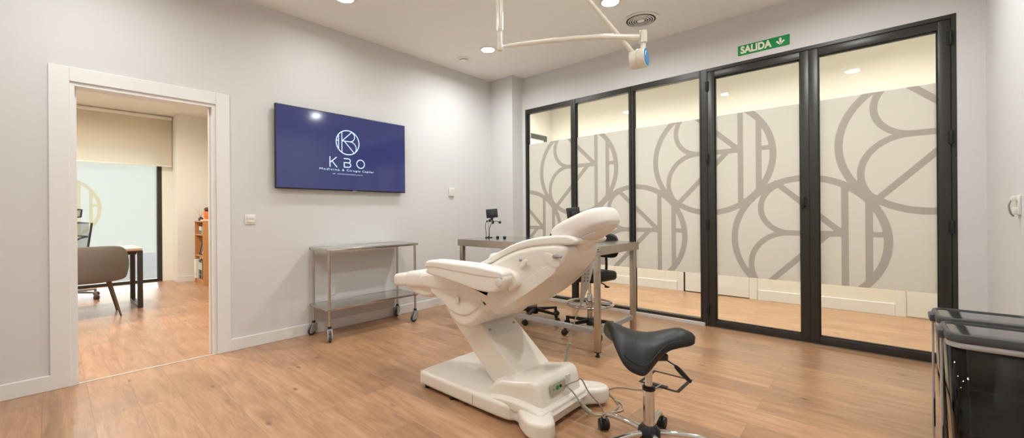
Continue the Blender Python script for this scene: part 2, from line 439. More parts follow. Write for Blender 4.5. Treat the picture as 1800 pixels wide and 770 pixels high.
# ------------------------------------------------------------------ dimensions
YA, XB, HC = 3.952, 4.317, 2.955
X0, Y0 = -1.1, -.575
YO, XO0, XO1, HO = 9.12, -2.6, 1.95, 2.84           # office window wall, side walls, ceiling
DX0, DX1, DH = .097, .886, 2.008                    # doorway

# ------------------------------------------------------------------ room shell
b = B(); box(b, X0-.2, 6.3, Y0-.2, YA+.12, -.1, 0)
box(b, XO0-.2, 3.0, YA+.12, YO+.16, -.1, 0)
struct('floor', b, M['floor'], 'pale oak plank floor running through treatment room, office and corridor', 'floor')
b = B(); box(b, X0-.2, XB+.12, Y0-.2, YA+.12, HC, HC+.1)
struct('ceiling', b, M['ceil'], 'plain off-white ceiling of the treatment room', 'ceiling')
b = B(); box(b, XO0-.2, XO1+.2, YA+.12, YO+.16, HO, HO+.1)
struct('ceiling', b, M['cream'], 'cream ceiling of the office beyond the doorway', 'ceiling')
b = B(); box(b, XB+.12, 6.2, Y0-.2, 4.4, HC, HC+.1)
struct('ceiling', b, M['cream'], 'cream ceiling of the corridor behind the glass wall', 'ceiling')
# television wall with doorway
b = B()
box(b, X0-.2, DX0-.03, YA, YA+.12, 0, HC+.1); box(b, DX1+.03, XB+.12, YA, YA+.12, 0, HC+.1); box(b, DX0-.03, DX1+.03, YA, YA+.12, DH+.03, HC+.1)
struct('wall_left', b, M['wall'], 'white wall carrying the television, with the doorway to the office', 'wall')
b = B(); box(b, X0-.2, X0, Y0-.2, YA, 0, HC)
struct('wall_near', b, M['wall'], 'plain white side wall behind the camera', 'wall')
b = B(); box(b, X0, XB+.12, Y0-.2, Y0, 0, HC)
struct('wall_right', b, M['wall'], 'white wall beside the glass doors, behind the two bins', 'wall')
GY0, GY1, GZ = -.44, 3.497, 2.522
b = B()
box(b, XB, XB+.12, Y0, GY0, 0, HC); box(b, XB, XB+.12, GY1, YA, 0, HC); box(b, XB, XB+.12, GY0, GY1, GZ, HC)
struct('wall_back', b, M['wall'], 'white wall above and around the black framed glazing', 'wall')
b = B(); box(b, 4.104, XB, 3.545, YA, 0, HC)
struct('wall_corner', b, M['wall'], 'square white boxed column in the far corner of the room', 'wall')
# corridor
b = B()
CX = 6.03
box(b, CX, CX+.12, Y0-.2, 4.5, 0, HC); box(b, XB+.12, CX, Y0-.3, Y0-.2, 0, HC); box(b, XB+.12, CX, 4.28, 4.4, 0, HC)
struct('wall_corridor', b, M['cream'], 'cream corridor wall seen through the glazing', 'wall')
# office walls
b = B()
box(b, XO0-.2, XO0, YA+.12, YO+.16, 0, HO); box(b, XO1, XO1+.2, YA+.12, YO+.16, 0, HO)
box(b, XO0, -1.1, YO, YO+.16, 0, HO); box(b, 1.29, XO1, YO, YO+.16, 0, HO); box(b, -1.1, 1.29, YO, YO+.16, 2.27, HO)
box(b, 1.43, XO1, 8.715, YO, 0, HO)
struct('wall_office', b, M['cream'], 'cream walls and boxed column of the office around its window', 'wall')
# baseboards
def base(name, x0, x1, y0, y1, mat, label, h=.1):
    b = B(); box(b, x0, x1, y0, y1, 0, h, .003, 1); struct(name, b, mat, label, 'baseboard')
base('baseboard_left', X0, DX0-.1, YA-.015, YA, M['trim'], 'white skirting board left of the doorway')
base('baseboard_left', DX1+.1, 4.104, YA-.015, YA, M['trim'], 'white skirting board under the television behind the steel trolley')
base('baseboard_corner', 4.089, 4.104, 3.53, YA-.015, M['trim'], 'short white skirting on the corner column')
base('baseboard_office', 1.415, XO1, 8.70, 8.715, M['trim'], 'white skirting on the office column beside the bookcase')
base('baseboard_corridor', CX-.015, CX, 2.10, 4.28, M['trim'], 'tall white corridor skirting left of the corridor door', .13)
base('baseboard_corridor', CX-.015, CX, -.16, 1.10, M['trim'], 'tall white corridor skirting between the two corridor doors', .13)
# doorway casing
b = B()
w = .095
for x0, x1 in ((DX0-.012-w, DX0-.012), (DX1+.012, DX1+.012+w)):
    box(b, x0, x1, YA-.014, YA+.001, 0, DH+.012+w, .003, 1)
box(b, DX0-.012, DX1+.012, YA-.0135, YA+.001, DH+.012, DH+.012+w, .003, 1)
box(b, DX0-.03, DX0+.012, YA-.001, YA+.13, 0, DH+.03); box(b, DX1-.012, DX1+.03, YA-.001, YA+.13, 0, DH+.03)
box(b, DX0+.012, DX1-.012, YA-.001, YA+.13, DH-.012, DH+.03)
box(b, DX0+.010, DX0+.022, YA+.05, YA+.09, 0, DH-.01, .001, 1); box(b, DX1-.022, DX1-.010, YA+.05, YA+.09, 0, DH-.01, .001, 1)
struct('trim_1', b, M['trim'], 'white lacquered casing and jamb around the office doorway', 'door casing')
b = B(); box(b, DX0, DX1, YA+.005, YA+.02, 0, .004, .001, 1)
struct('trim_2', b, M['alu'], 'thin pale metal threshold strip across the doorway floor', 'threshold')
b = B(); box(b, XB-.022, XB-.004, 1.235, GY1, 0, .034, .002, 1)
struct('trim_3', b, M['alu'], 'low white sill strip under the fixed glass panes', 'sill')
b = B(); box(b, XB-.015, XB, Y0, GY0-.005, 0, .1, .003, 1)
struct('baseboard_back', b, M['trim'], 'short white skirting right of the glass doors', 'baseboard')

# ------------------------------------------------------------------ glazing
FZ0, FZ1 = .51, 2.052
RL = .556
centres = [(1.2-1.517*k, 1.646) for k in (-1, 0, 1)]+[(.449+1.517*k, .877) for k in (-1, 0, 1, 2)]
centres += [(1.2+1.517*2, 1.646)]
def pattern(y0, y1, x):
    st_ = []
    for cy, cz in centres:
        if cy+RL < y0 or cy-RL > y1: continue
        for pts, wd in logo_strokes(RL): st_.append(([(cy+p[0], cz+p[1]) for p in pts], .046*wd))
    return stroke_sheet(st_, y0, y1, FZ0, FZ1, lambda u, v: V(x, u, v))
def pane(parent, y0, y1, z0, z1, xg):
    b = B(); box(b, xg, xg+.006, y0, y1, z0, z1); g = obj('glass_pane', b, M['glass'], parent)
    b = sheet((xg-.0008, y0+.002, FZ0), (0, y1-.002, FZ1), 'x'); f = obj('frosted_film', b, M['film'], g)
    p = obj('film_pattern', pattern(y0+.002, y1-.002, xg-.0018), M['filmg'], g)
XG = XB+.03
# fixed panes, left to right
for k, (ya, yb) in enumerate(((2.775, 3.462), (2.018, 2.708), (1.274, 1.963))):
    w_ = sthing('window_%d' % (k+1), ['fixed glass pane nearest the corner column, first from the left', 'fixed glass pane in the middle behind the headrest', 'fixed glass pane directly left of the glass doors'][k], 'window')
    lo = ya-.034 if k < 2 else ya-.012
    hi = yb+.034
    b = B()
    box(b, XB-.004, XB+.06, lo-.0, ya, .034, GZ, .003, 1); box(b, XB-.004, XB+.06, yb, hi-.001, .034, GZ, .003, 1)
    box(b, XB-.003, XB+.06, ya, yb, .034, .066, .003, 1); box(b, XB-.003, XB+.06, ya, yb, 2.462, GZ, .003, 1)
    box(b, XB+.012, XB+.05, ya, ya+.008, .066, 2.462, mat=1); box(b, XB+.012, XB+.05, yb-.008, yb, .066, 2.462, mat=1)
    obj('frame', b, [M['frame'], M['frame_dark']], w_)
    pane(w_, ya+.004, yb-.004, .064, 2.464, XG)
# door surround frame
b = B()
box(b, XB-.004, XB+.07, 1.205, 1.262, 0, GZ, .003, 1); box(b, XB-.004, XB+.07, GY0, GY0+.028, 0, GZ, .003, 1)
box(b, XB-.0035, XB+.07, GY0+.028, 1.205, 2.490, GZ, .003, 1)
struct('trim_4', b, M['frame'], 'dark metal outer frame around the pair of glass doors', 'door frame')
def gdoor(name, y0, y1, label, hinge_y, handle_y=None):
    d = sthing(name, label, 'door')
    st, rl = .062, .062
    b = B(); z0, z1 = .008, 2.486; x0, x1 = XB-.008, XB+.05
    box(b, x0, x1, y0, y0+st, z0, z1, .004, 2); box(b, x0, x1, y1-st, y1, z0, z1, .004, 2)
    box(b, x0, x1, y0+st, y1-st, z0, z0+rl, .004, 2); box(b, x0, x1, y0+st, y1-st, z1-rl+.0, z1, .004, 2)
    for a, c in ((y0+st, y0+st+.007), (y1-st-.007, y1-st)): box(b, XB+.01, XB+.045, a, c, z0+rl, z1-rl, mat=1)
    box(b, XB+.01, XB+.045, y0+st, y1-st, z0+rl, z0+rl+.006, mat=1); box(b, XB+.01, XB+.045, y0+st, y1-st, z1-rl-.006, z1-rl, mat=1)
    obj('frame', b, [M['frame'], M['frame_dark']], d)
    pane(d, y0+st+.004, y1-st-.004, z0+rl+.003, z1-rl-.003, XG)
    for hz in (.175, 1.0, 1.64, 2.35):
        b = B(); cyl(b, (XB-.016, hinge_y, hz-.05), (XB-.016, hinge_y, hz+.05), .009, seg=14, bev=.002)
        cyl(b, (XB-.016, hinge_y, hz-.004), (XB-.016, hinge_y, hz+.004), .0105, seg=14)
        box(b, XB-.012, XB-.006, hinge_y-.018, hinge_y+.018, hz-.045, hz+.045, .001, 1)
        obj('hinge', b, M['frame_dark'], d)
    if handle_y:
        b = B(); box(b, XB-.034, XB-.008, handle_y-.014, handle_y+.016, 1.15, 1.248, .003, 2); box(b, XB-.02, XB-.006, handle_y-.03, handle_y+.01, 1.165, 1.232, .002, 1)
        obj('handle', b, M['blackp'], d)
        b = B(); cyl(b, (XB+.0, handle_y-.04, .0), (XB, handle_y-.04, .01), .012, seg=12)
    return d
gdoor('door_1', .404, 1.203, 'left glass door with the small black pull, frosted ring pattern', 1.204, .452)
gdoor('door_2', GY0+.030, .4035, 'right glass door nearest the bins, hinged on its right side', GY0+.029)
# corridor doors
def cdoor(name, y0, y1, label):
    d = sthing(name, label, 'door')
    b = B(); box(b, CX-.012, CX, y1, y1+.085, 0, 2.12, .003, 1); box(b, CX-.012, CX, y0-.085, y0, 0, 2.12, .003, 1); box(b, CX-.012, CX, y0, y1, 2.035, 2.12, .003, 1)
    obj('casing', b, M['trim'], d)
    b = B(); box(b, CX-.008, CX+.01, y0+.004, y1-.004, .012, 2.03, .002, 1); box(b, CX-.002, CX, y0, y1, 0, .012, mat=1); box(b, CX-.010, CX, y1-.022, y1-.004, 0, 2.03, mat=1)  # dark strips paint the shadowed gaps beside and under the leaf
    lf = obj('door_leaf', b, [M['trim'], M['frame_dark']], d)
    b = B(); cyl(b, (CX-.05, y0+.06, 1.0), (CX-.05, y0+.17, 1.0), .009, seg=12, bev=.002); cyl(b, (CX-.05, y0+.06, 1.0), (CX-.006, y0+.06, 1.0), .009, seg=12)
    obj('handle', b, M['steel'], lf)
cdoor('door_3', 1.195, 2.01, 'white flush corridor door seen low behind the middle glazing')
b = B(); box(b, CX-.012, CX, -.245, -.16, 0, 2.12, .003, 1); box(b, CX-.008, CX+.004, -.7, -.25, .012, 2.12, .002, 1)
struct('door_4', b, M['trim'], 'white corridor door and casing at the right end behind the glass', 'door')
# dark framed door at the corridor end
d = sthing('door_5', 'dark framed door at the corridor end, opaque white pane painting its bright interior', 'door')
b = B(); yy = 4.28
box(b, 5.78, 5.85, yy-.03, yy, 0, 2.47, .003, 1); box(b, 4.9, 4.97, yy-.03, yy, 0, 2.47, .003, 1); box(b, 4.97, 5.78, yy-.03, yy, 2.39, 2.47, .003, 1)
obj('frame', b, M['frame'], d)
b = B(); box(b, 4.97, 5.78, yy-.014, yy-.006, 0, 2.39); obj('glass_pane', b, M['trim'], d)  # opaque white panel paints the bright interior seen through the door

# ------------------------------------------------------------------ lights
def area(parent, loc, size, power, col, spread=None, shape='DISK', rot=None, sy=None):
    l = bpy.data.lights.new('lamp_light', 'AREA'); l.shape = shape; l.size = size; l.energy = power; l.color = col
    if sy: l.size_y = sy
    if spread: l.spread = math.radians(spread)
    o = bpy.data.objects.new('lamp_light', l); C.objects.link(o)
    if parent: o.parent = parent
    o.location = loc
    if rot: o.rotation_euler = rot
    return o
LED = emat('led_diffuser', (255, 250, 240), 14)
def downlight(x, y, z, label, power, col, group):
    t = thing('ceiling_downlight', label, 'ceiling light', (x, y, z), 0, group)
    b = B(); lathe(b, [(.075, 0), (.088, -.001), (.09, -.004), (.086, -.007), (.074, -.007), (.070, -.003)], seg=36)
    obj('trim_ring', b, M['white'], t)
    b = B(); lathe(b, [(.001, -.0035), (.072, -.0035), (.072, -.006), (.001, -.006)], seg=36)
    obj('diffuser', b, LED, t)
    area(t, (0, 0, -.012), .14, power, col, 165)
    return t
ROOMCOL = (.955, .995, 1.0)
G = 'round recessed downlights in the treatment room ceiling'
names_ = {(3.284, 3.188): 'round downlight in front of the far corner column, beside the small round air valve',
          (3.27, 1.69): 'round downlight beside the large round air diffuser',
          (1.675, 3.31): 'round downlight above the television, cut by the top of the view'}
for (x, y) in [(3.284, 3.188), (3.27, 1.69), (1.675, 3.31), (1.675, 1.69), (3.27, .2), (1.675, .2), (.1, 3.2), (.1, 1.69), (.1, .2)]:
    downlight(x, y, HC, names_.get((x, y), 'round downlight out of view overhead near the camera'), (6 if y > 3.25 else 18.5 if x > 3 else 12), ROOMCOL, G if (x, y) in names_ else 'round downlights overhead out of view')
for (x, y) in [(4.85, -.1), (4.85, 1.2), (4.85, 2.5), (4.85, 3.7)]:  # added unseen lamps that light the corridor and the frosted film
    downlight(x, y, HC, 'added corridor downlight, unseen above the glazing', 29, (1, .985, .93), 'added corridor downlights out of view above the glazing')
for (x, y) in [(.3, 5.4), (.3, 7.6), (-1.4, 5.4), (-1.4, 7.6)]:  # added unseen lamps that brighten the office
    downlight(x, y, HO, 'added office downlight, unseen above the doorway view', 36, (1, .96, .90), 'added office downlights out of view')

# ------------------------------------------------------------------ ceiling vents
t = thing('air_diffuser', 'large round ceiling air diffuser with concentric rings beside the lamp arm joint', 'ceiling vent', (3.785, 1.64, HC))
b = B(); lathe(b, [(.15, .0), (.165, -.001), (.172, -.004), (.160, -.006), (.136, -.004), (.134, .0)], seg=48); obj('outer_flange', b, M['ceil'], t)
for k, r in enumerate((.120, .099, .078, .057)):
    b = B(); lathe(b, [(r, -.0045), (r-.001, -.0075), (r-.009, -.0085), (r-.010, -.0060), (r-.006, -.0045)], seg=44); obj('ring_blade', b, M['ceil'], t)
b = B(); lathe(b, [(.001, -.009), (.030, -.009), (.036, -.007), (.034, -.004), (.001, -.004)], seg=36); obj('centre_cap', b, M['ceil'], t)
b = B(); lathe(b, [(.001, -.0005), (.133, -.0005), (.133, -.0018), (.001, -.0018)], seg=44); obj('throat_shade', b, M['frame_dark'], t)  # flat black disc paints the shade inside the duct
t = thing('air_valve', 'small round white air valve in the ceiling left of the lamp column', 'ceiling vent', (3.297, 3.60, HC))
b = B(); lathe(b, [(.064, 0), (.088, -.001), (.092, -.005), (.080, -.009), (.066, -.006)], seg=36); obj('outer_ring', b, M['ceil'], t)
b = B(); lathe(b, [(.001, -.026), (.040, -.026), (.050, -.021), (.050, -.018), (.001, -.016)], seg=32); obj('centre_disc', b, M['ceil'], t)
b = B(); lathe(b, [(.001, -.0005), (.066, -.0005), (.066, -.003), (.001, -.003)], seg=32); obj('throat_shade', b, M['frame_dark'], t)  # black disc paints the shaded gap round the centre disc

# ------------------------------------------------------------------ television
t = thing('wall_television', 'large flat television on the left wall showing a dark blue logo screen', 'television', (1.993, 3.89, 1.735))
hw, hh = .670, .3765
b = B(); box(b, -hw, hw, 0, .03, -hh, hh, .004, 2); box(b, -.30, .30, .03, .056, -.22, .2, .006, 2); obj('case', b, M['blackp'], t)
b = B(); box(b, -.15, .15, .05, .062, -.15, .15, .003, 1); obj('wall_mount', b, M['frame_dark'], t)
b = B(); box(b, -hw+.006, hw-.006, -.0015, .002, -hh+.011, hh-.007, .0008, 1); sc = obj('screen', b, M['tvs'], t)
b = B(); box(b, -.015+.06, .03+.06, -.003, .01, -hh-.005, -hh+.004, .001, 1); obj('sensor_badge', b, M['greyp'], t)
b = stroke_sheet([(pts, .0085*wd) for pts, wd in logo_strokes(.125)], -.14, .14, -.14, .14, lambda u, v: V(u-.003, -.0022, v+.104), .002)
obj('ring_emblem', b, M['tvtext'], sc)
st = .0095
def tv(u, v): return lambda a, c: V(a+u, -.0022, c+v)
zc = -.099
def letter(strokes, u):
    bm = stroke_sheet([(p, st) for p in strokes], -.06, .06, -.06, .06, tv(u, zc), .002); obj('letter', bm, M['tvtext'], sc)
letter([[(-.034, -.047), (-.034, .047)], [(-.030, -.004), (.030, .047)], [(-.014, .008), (.034, -.047)]], -.151)
letter([[(-.034, .042), (.010, .042)]+arc(.010, .022, .020, 90, -90, 14), [(-.036, .002), (.010, .002)]+arc(.012, -.020, .022, 90, -90, 14)+[(-.034, -.042), (-.034, -.0)]], -.008)
letter([arc(0, 0, .042, 0, 360, 40)], .133)
for words, size, zz, w_, nm in (((('Medicina', 0, .345), ('&', .392, .43), ('Cirugía', .478, .735), ('Capilar', .775, 1)), .046, -.173, .565, 'tagline_word'),
                                ((('DR.', 0, .10), ('ANDRES', .145, .39), ('FERNANDEZ', .42, .775), ('LARCO', .80, 1)), .018, -.213, .31, 'caption_word')):
    for wd, f0, f1 in words:
        bb = text_bm(wd, size, 0, 1.25)
        xs = [v.co.x for v in bb.verts]; k = (f1-f0)*w_/(max(xs)-min(xs)); c = (max(xs)+min(xs))/2; cc = ((f0+f1)/2-.5)*w_
        for v in bb.verts: v.co = V((v.co.x-c)*k-.003+cc, -.0022-v.co.z, v.co.y*.62+zz)
        obj(nm, bb, M['tvtext'], sc)

# ------------------------------------------------------------------ small wall things
t = thing('thermostat', 'small square pale thermostat right of the television', 'thermostat', (3.386, YA, 1.395))
b = B(); box(b, -.045, .045, -.022, 0, -.052, .052, .006, 3); obj('housing', b, M['white'], t)
b = B(); box(b, -.028, .028, -.0235, -.02, -.005, .034, .001, 1); obj('display', b, M['shell2'], t)
t = thing('light_switch', 'cream wall switch plate beside the doorway', 'light switch', (1.140, YA, 1.087))
b = B(); box(b, -.040, .040, -.008, 0, -.043, .043, .004, 2); obj('plate', b, M['white'], t)
for z in (-.0145, .0145):
    b = B(); box(b, -.026, .026, -.013, -.007, z-.013, z+.013, .002, 2); obj('rocker', b, M['white'], t)
t = thing('wall_socket', 'white wall socket low behind the steel trolley legs', 'socket', (1.84, YA, .372))
b = B(); box(b, -.042, .042, -.009, 0, -.042, .042, .005, 2); obj('plate', b, M['white'], t)
b = B(); lathe(b, [(.024, -.004), (.026, .0), (.030, .0), (.030, -.006)], (0, -.010, 0), 24, axis=(0, 1, 0)); obj('socket_ring', b, M['shell2'], t)
t = thing('wall_holder', 'small cream plastic holder on the right wall at the edge of view', 'wall holder', (3.455, Y0, 1.145))
b = B(); box(b, -.03, .03, 0, .012, -.052, .052, .004, 2); box(b, -.026, .0, .01, .034, .022, .048, .004, 2); box(b, -.026, .004, .01, .030, -.048, -.012, .004, 2); obj('body', b, M['white'], t)
b = B(); tube(b, [(-.012, .03, .03), (-.016, .04, .0), (-.008, .034, -.04), (.016, .02, -.058)], .004, 8); obj('clip_wire', b, M['greyp'], t)

# exit sign
t = thing('exit_sign', 'green exit sign above the left glass door', 'sign', (XB, .735, 2.619))
b = B(); box(b, -.004, 0, -.200, .200, -.046, .046, .001, 1); pl = obj('plate', b, M['green'], t)
bb = text_bm('SALIDA', .078, .0034, 1.04)
xs = [v.co.x for v in bb.verts]; k = .245/(max(xs)-min(xs)); c = (max(xs)+min(xs))/2
for v in bb.verts: v.co = V(-.0048-v.co.z, -((v.co.x-c)*k)+.055, v.co.y*1.12-.001)
obj('lettering', bb, M['signw'], pl)
b = B(); q = lambda u, v, tt: V(-.0043-tt, -u-.132, v)
ribbon(b, [(0, .030), (0, -.016)], .016, q, .0012); ribbon(b, [(-.028, .006), (.0, -.024)], .014, q, .0012); ribbon(b, [(.028, .006), (.0, -.024)], .014, q, .0012)
obj('down_arrow', b, M['signw'], pl)

# ------------------------------------------------------------------ surgical lamp arm
t = thing('examination_lamp', 'cream jointed ceiling lamp arm with a blue disc on its joint', 'examination lamp', (1.697, 1.553, 0))
J = V(2.237-1.697, .956-1.553, 0)
b = B(); lathe(b, [(.001, HC), (.11, HC), (.11, HC-.02), (.06, HC-.05), (.03, HC-.06), (.001, HC-.06)], seg=32); obj('ceiling_canopy', b, M['lampp'], t)
b = B(); lathe(b, [(.001, HC-.05), (.019, HC-.05), (.019, 2.150), (.014, 2.148), (.001, 2.148)], seg=24)
for s in (-1, 1): cyl(b, (s*.017, 0, 2.14), (s*.017, 0, HC-.06), .0035, seg=10)
obj('column', b, M['lampp'], t)
b = B(); lathe(b, [(.001, 2.150), (.0135, 2.150), (.0135, 2.065), (.0165, 2.058), (.017, 2.045), (.012, 2.036), (.001, 2.034)], seg=24); lathe(b, [(.0165, 2.150), (.0175, 2.147), (.0165, 2.143)], seg=24); obj('column_joint', b, M['lampp'], t)
b = B(); tube(b, [V(0, 0, 2.058)+J*.02, V(0, 0, 2.088)+J*.33, V(0, 0, 2.107)+J*.66, V(0, 0, 2.105)+J*.97], lambda s: .0105+.006*min(1, s*1.2), 16, 8); obj('long_arm', b, M['lampp'], t)
b = B(); lathe(b, [(.001, 2.142), (.017, 2.142), (.021, 2.138), (.021, 2.074), (.017, 2.070), (.001, 2.070)], J, 24); lathe(b, [(.001, 2.075), (.014, 2.073), (.014, 2.02), (.001, 2.02)], J, 24); obj('elbow', b, M['lampp'], t)
rt = V(.671, -.742, 0); fwv = V(.742, .671, 0)
nrm = (rt*.83-fwv*.56+V(0, 0, .06)).normalized()
Dc = J+V(0, 0, 1.985)-rt*.018
b = B(); cyl(b, Dc-nrm*.052, Dc-nrm*.012, .052, seg=36, bev=.008); cyl(b, Dc-nrm*.010, Dc+nrm*.034, .054, seg=36, bev=.004); cyl(b, Dc-nrm*.014, Dc-nrm*.008, .050, seg=36); dr = obj('joint_drum', b, M['lampp'], t)
b = B(); cyl(b, Dc+nrm*.0335, Dc+nrm*.0365, .047, seg=36); dd = obj('blue_disc', b, M['blue'], dr)
u_ = (rt*.56+fwv*.83).normalized()*-1
u_ = V(0, 0, 1).cross(nrm).normalized(); v_ = nrm.cross(u_).normalized()
b = B(); pr = lambda a, c, tt: Dc+nrm*(.0366+tt)+u_*a+v_*c
ribbon(b, arc(0, 0, .030, 100, 175, 12), .009, pr, .0006)
obj('disc_lettering', b, M['label'], dd)
b = B(); ribbon(b, arc(0, 0, .004, 0, 360, 12), .004, pr, .0008); obj('disc_centre', b, M['orange'], dd)
b = B(); a0 = Dc-nrm*.032-rt*.010+V(0, 0, .046)
a1 = V(2.022-1.697, 1.193-1.553, 2.317)-fwv*.02
dv = (a1-a0); b_end = a0+dv*1.85
cyl(b, a0-dv.normalized()*.03, b_end, .0125, seg=16); obj('spring_arm', b, M['lampp'], t)
b = B(); lathe(b, [(.001, .05), (.05, .05), (.13, .02), (.17, -.03), (.165, -.05), (.001, -.05)], b_end+V(-.02, .02, .02), 36); obj('lamp_head', b, M['lampp'], t)

# ------------------------------------------------------------------ steel trolley
t = thing('steel_trolley', 'two shelf stainless steel trolley on grey castors against the television wall', 'trolley', (2.105, 3.742, 0))
hx, hy = .478, .182
def tray(z0, z1, lip):
    b = B(); box(b, -hx, hx, -hy, hy, z1-.006, z1-.002)
    for s in (-1, 1):
        box(b, -hx-.006, hx+.006, s*(hy)-.005, s*hy+.005, z0, z1+lip, .003, 2); box(b, s*hx-.005, s*hx+.005, -hy, hy, z0, z1+lip, .003, 2)
    return b
obj('top_tray', tray(.795, .82, 0), M['steel_top'], t); obj('lower_shelf', tray(.272, .292, 0), M['steel_top'], t)
for sx in (-1, 1):
    for sy in (-1, 1):
        x, y = sx*(hx-.022), sy*(hy-.018)
        b = B(); cyl(b, (x, y, .115), (x, y, .80), .0115, seg=18); obj('leg', b, M['steel'], t)
        a = {(-1, 1): 200, (-1, -1): 250, (1, 1): 215, (1, -1): 195}[(sx, sy)]; dx, dy = math.cos(math.radians(a)), math.sin(math.radians(a))
        b = B(); lathe(b, [(.001, .135), (.014, .133), (.016, .115), (.020, .108), (.001, .105)], (x, y, 0), 16); obj('castor_stem', b, M['frame_dark'], t)
        cxx, cyy = x+dx*.022, y+dy*.022
        b = B(); nx, ny = -dy, dx
        for s in (-1, 1):
            o_ = []
            n0 = len(b.verts)
            prism(b, [(-.034, .030), (-.026, .064), (-.008, .092), (.016, .112), (.04, .112), (.046, .09), (.044, .05), (.03, .038), (0, .026), (-.02, .022)], s*.017-.006, s*.017+.006, .003, axis='y', rs=2, smooth=3)
        n0 = 0
        box(b, .0, .036, -.015, .015, .09, .113, .004, 1)
        mt = Matrix(((-dx, -nx, 0, cxx), (-dy, -ny, 0, cyy), (0, 0, 1, 0), (0, 0, 0, 1)))
        bmesh.ops.transform(b, matrix=mt, verts=b.verts[:]); cs = obj('castor_hood', b, M['greyp'], t)
        b = B(); cyl(b, (cxx-nx*.011, cyy-ny*.011, .038), (cxx+nx*.011, cyy+ny*.011, .038), .038, seg=28, bev=.005); obj('wheel', b, M['rubber'], cs)

# ------------------------------------------------------------------ steel work table
TX, TY = 3.165, 2.375
t = thing('steel_work_table', 'long stainless steel work table in front of the glazing behind the treatment chair', 'table', (TX, TY, 0))
hx, hy, tz = .345, .82, .862
b = B(); box(b, -hx, hx, -hy, hy, tz-.004, tz, .0015, 1); obj('table_top', b, M['steel_top'], t)
b = B()
for s in (-1, 1):
    box(b, s*hx-(.002 if s > 0 else 0), s*hx+(.002 if s < 0 else 0), -hy, hy, tz-.068, tz-.003, .001, 1); box(b, -hx, hx, s*hy-(.002 if s > 0 else 0), s*hy+(.002 if s < 0 else 0), tz-.068, tz-.003, .001, 1)
obj('apron', b, M['steel'], t)
for sx in (-1, 1):
    for sy in (-1, 1):
        x, y = sx*(hx-.028), sy*(hy-.045)
        b = B(); box(b, x-.021, x+.021, y-.021, y+.021, .04, tz-.004, .003, 2); lg = obj('leg', b, M['steel'], t)
        b = B(); box(b, x-.0215, x+.0215, y-.0215, y+.0215, .034, .042, .001, 1); cyl(b, (x, y, .008), (x, y, .036), .010, seg=14); cyl(b, (x, y, 0), (x, y, .010), .018, seg=18, bev=.003); obj('levelling_foot', b, M['frame_dark'], lg)
b = B(); box(b, -hx+.012, -hx+.044, -hy+.066, hy-.066, .175, .215, .002, 1)
for s in (-1, 1): box(b, -hx+.049, hx-.049, s*(hy-.045)-.016, s*(hy-.045)+.016, .175, .215, .002, 1)
obj('lower_rail', b, M['wrap'], t)
b = B(); box(b, -hx-.0022, -hx-.0004, -hy+.014, -hy+.130, tz-.045, tz-.018, .0003, 1); stk = obj('sticker', b, M['frame_dark'], t)
bb = text_bm('SMART', .026, .0012, 1.1)
for v in bb.verts: v.co = V(-hx-.0026-v.co.z, -v.co.x-hy+.070, v.co.y+tz-.0315)
obj('lettering', bb, M['yellow'], stk)

# tablet monitors on small clamp stands
def monitor(name, loc, rz, label, full=True):
    t = thing(name, label, 'monitor', loc, rz, 'small monitors on the steel table')
    b = B(); n0 = 0
    box(b, -.062, .062, -.007, .007, -.048, .048, .005, 3); box(b, -.028, .028, -.020, -.006, -.038, .008, .004, 2)
    bmesh.ops.transform(b, matrix=Matrix.Translation((0, 0, .262)) @ Matrix.Rotation(math.radians(-5), 4, 'Y') @ Matrix.Rotation(math.radians(-8), 4, 'X'), verts=b.verts[:])
    obj('display_housing', b, M['blackp'], t)
    b = B(); superel(b, (0, -.012, .208), (.016, .014, .014), n1=2.4, n2=2.4, seg=16, rg=8); box(b, -.034, .014, -.022, -.002, .186, .202, .004, 2)
    superel(b, (-.022, -.012, .182), (.016, .013, .013), n1=2.4, n2=2.4, seg=14, rg=8); superel(b, (.010, -.012, .168), (.014, .014, .020), n1=2.4, n2=2.4, seg=14, rg=8)
    obj('clamp', b, M['blackp'], t)
    b = B(); cyl(b, (-.038, -.004, .006), (-.038, -.004, .190), .004, seg=12); obj('steel_rod', b, M['steel'], t)
    b = B(); box(b, -.075, .004, -.03, .03, 0, .008, .002, 2); box(b, -.050, -.026, -.012, .012, .008, .016, .002, 1); obj('base_plate', b, M['blackp'], t)
    b = B(); tube(b, [(-.052, 0, .178), (-.066, 0, .16), (-.071, 0, .12), (-.066, 0, .07), (-.064, 0, .008)], .0032, 8); superel(b, (-.053, 0, .178), (.010, .010, .011), n1=2.2, n2=2.2, seg=12, rg=8)
    tube(b, [(.004, -.014, .165), (-.014, -.01, .138), (-.026, -.004, .1), (-.028, 0, .05), (-.030, 0, .010)], .0035, 8); obj('gooseneck', b, M['blackp'], t)
    b = B(); tube(b, [(.012, -.012, .172), (.035, -.014, .178), (.06, -.014, .176), (.074, -.014, .170)], .003, 8); superel(b, (.084, -.014, .165), (.016, .013, .015), n1=2.2, n2=2.2, seg=16, rg=10); obj('side_arm', b, M['blackp'], t)
    return t
mon = monitor('tablet_monitor', (3.19, 3.055, tz), math.radians(-48), 'small black monitor on a clamp stand at the left end of the steel table')
dup(mon, (3.19, 2.03, tz+.0), math.radians(-40), 'small black monitor behind the chair headrest on the steel table', 'small monitors on the steel table')
for k, (x, y) in enumerate(((3.16, 2.945), (3.17, 2.855))):
    b = B(); box(b, -.012, .012, -.012, .012, 0, .022, .003, 2); o = obj('cable_clip', b, M['blackp'], loc=(x, y, tz))
    tag(o, 'tiny black block on the steel table %s' % ('closest to the left monitor base' if k == 0 else 'farther right of the left monitor base'), 'clip', 'tiny black blocks by the monitor')

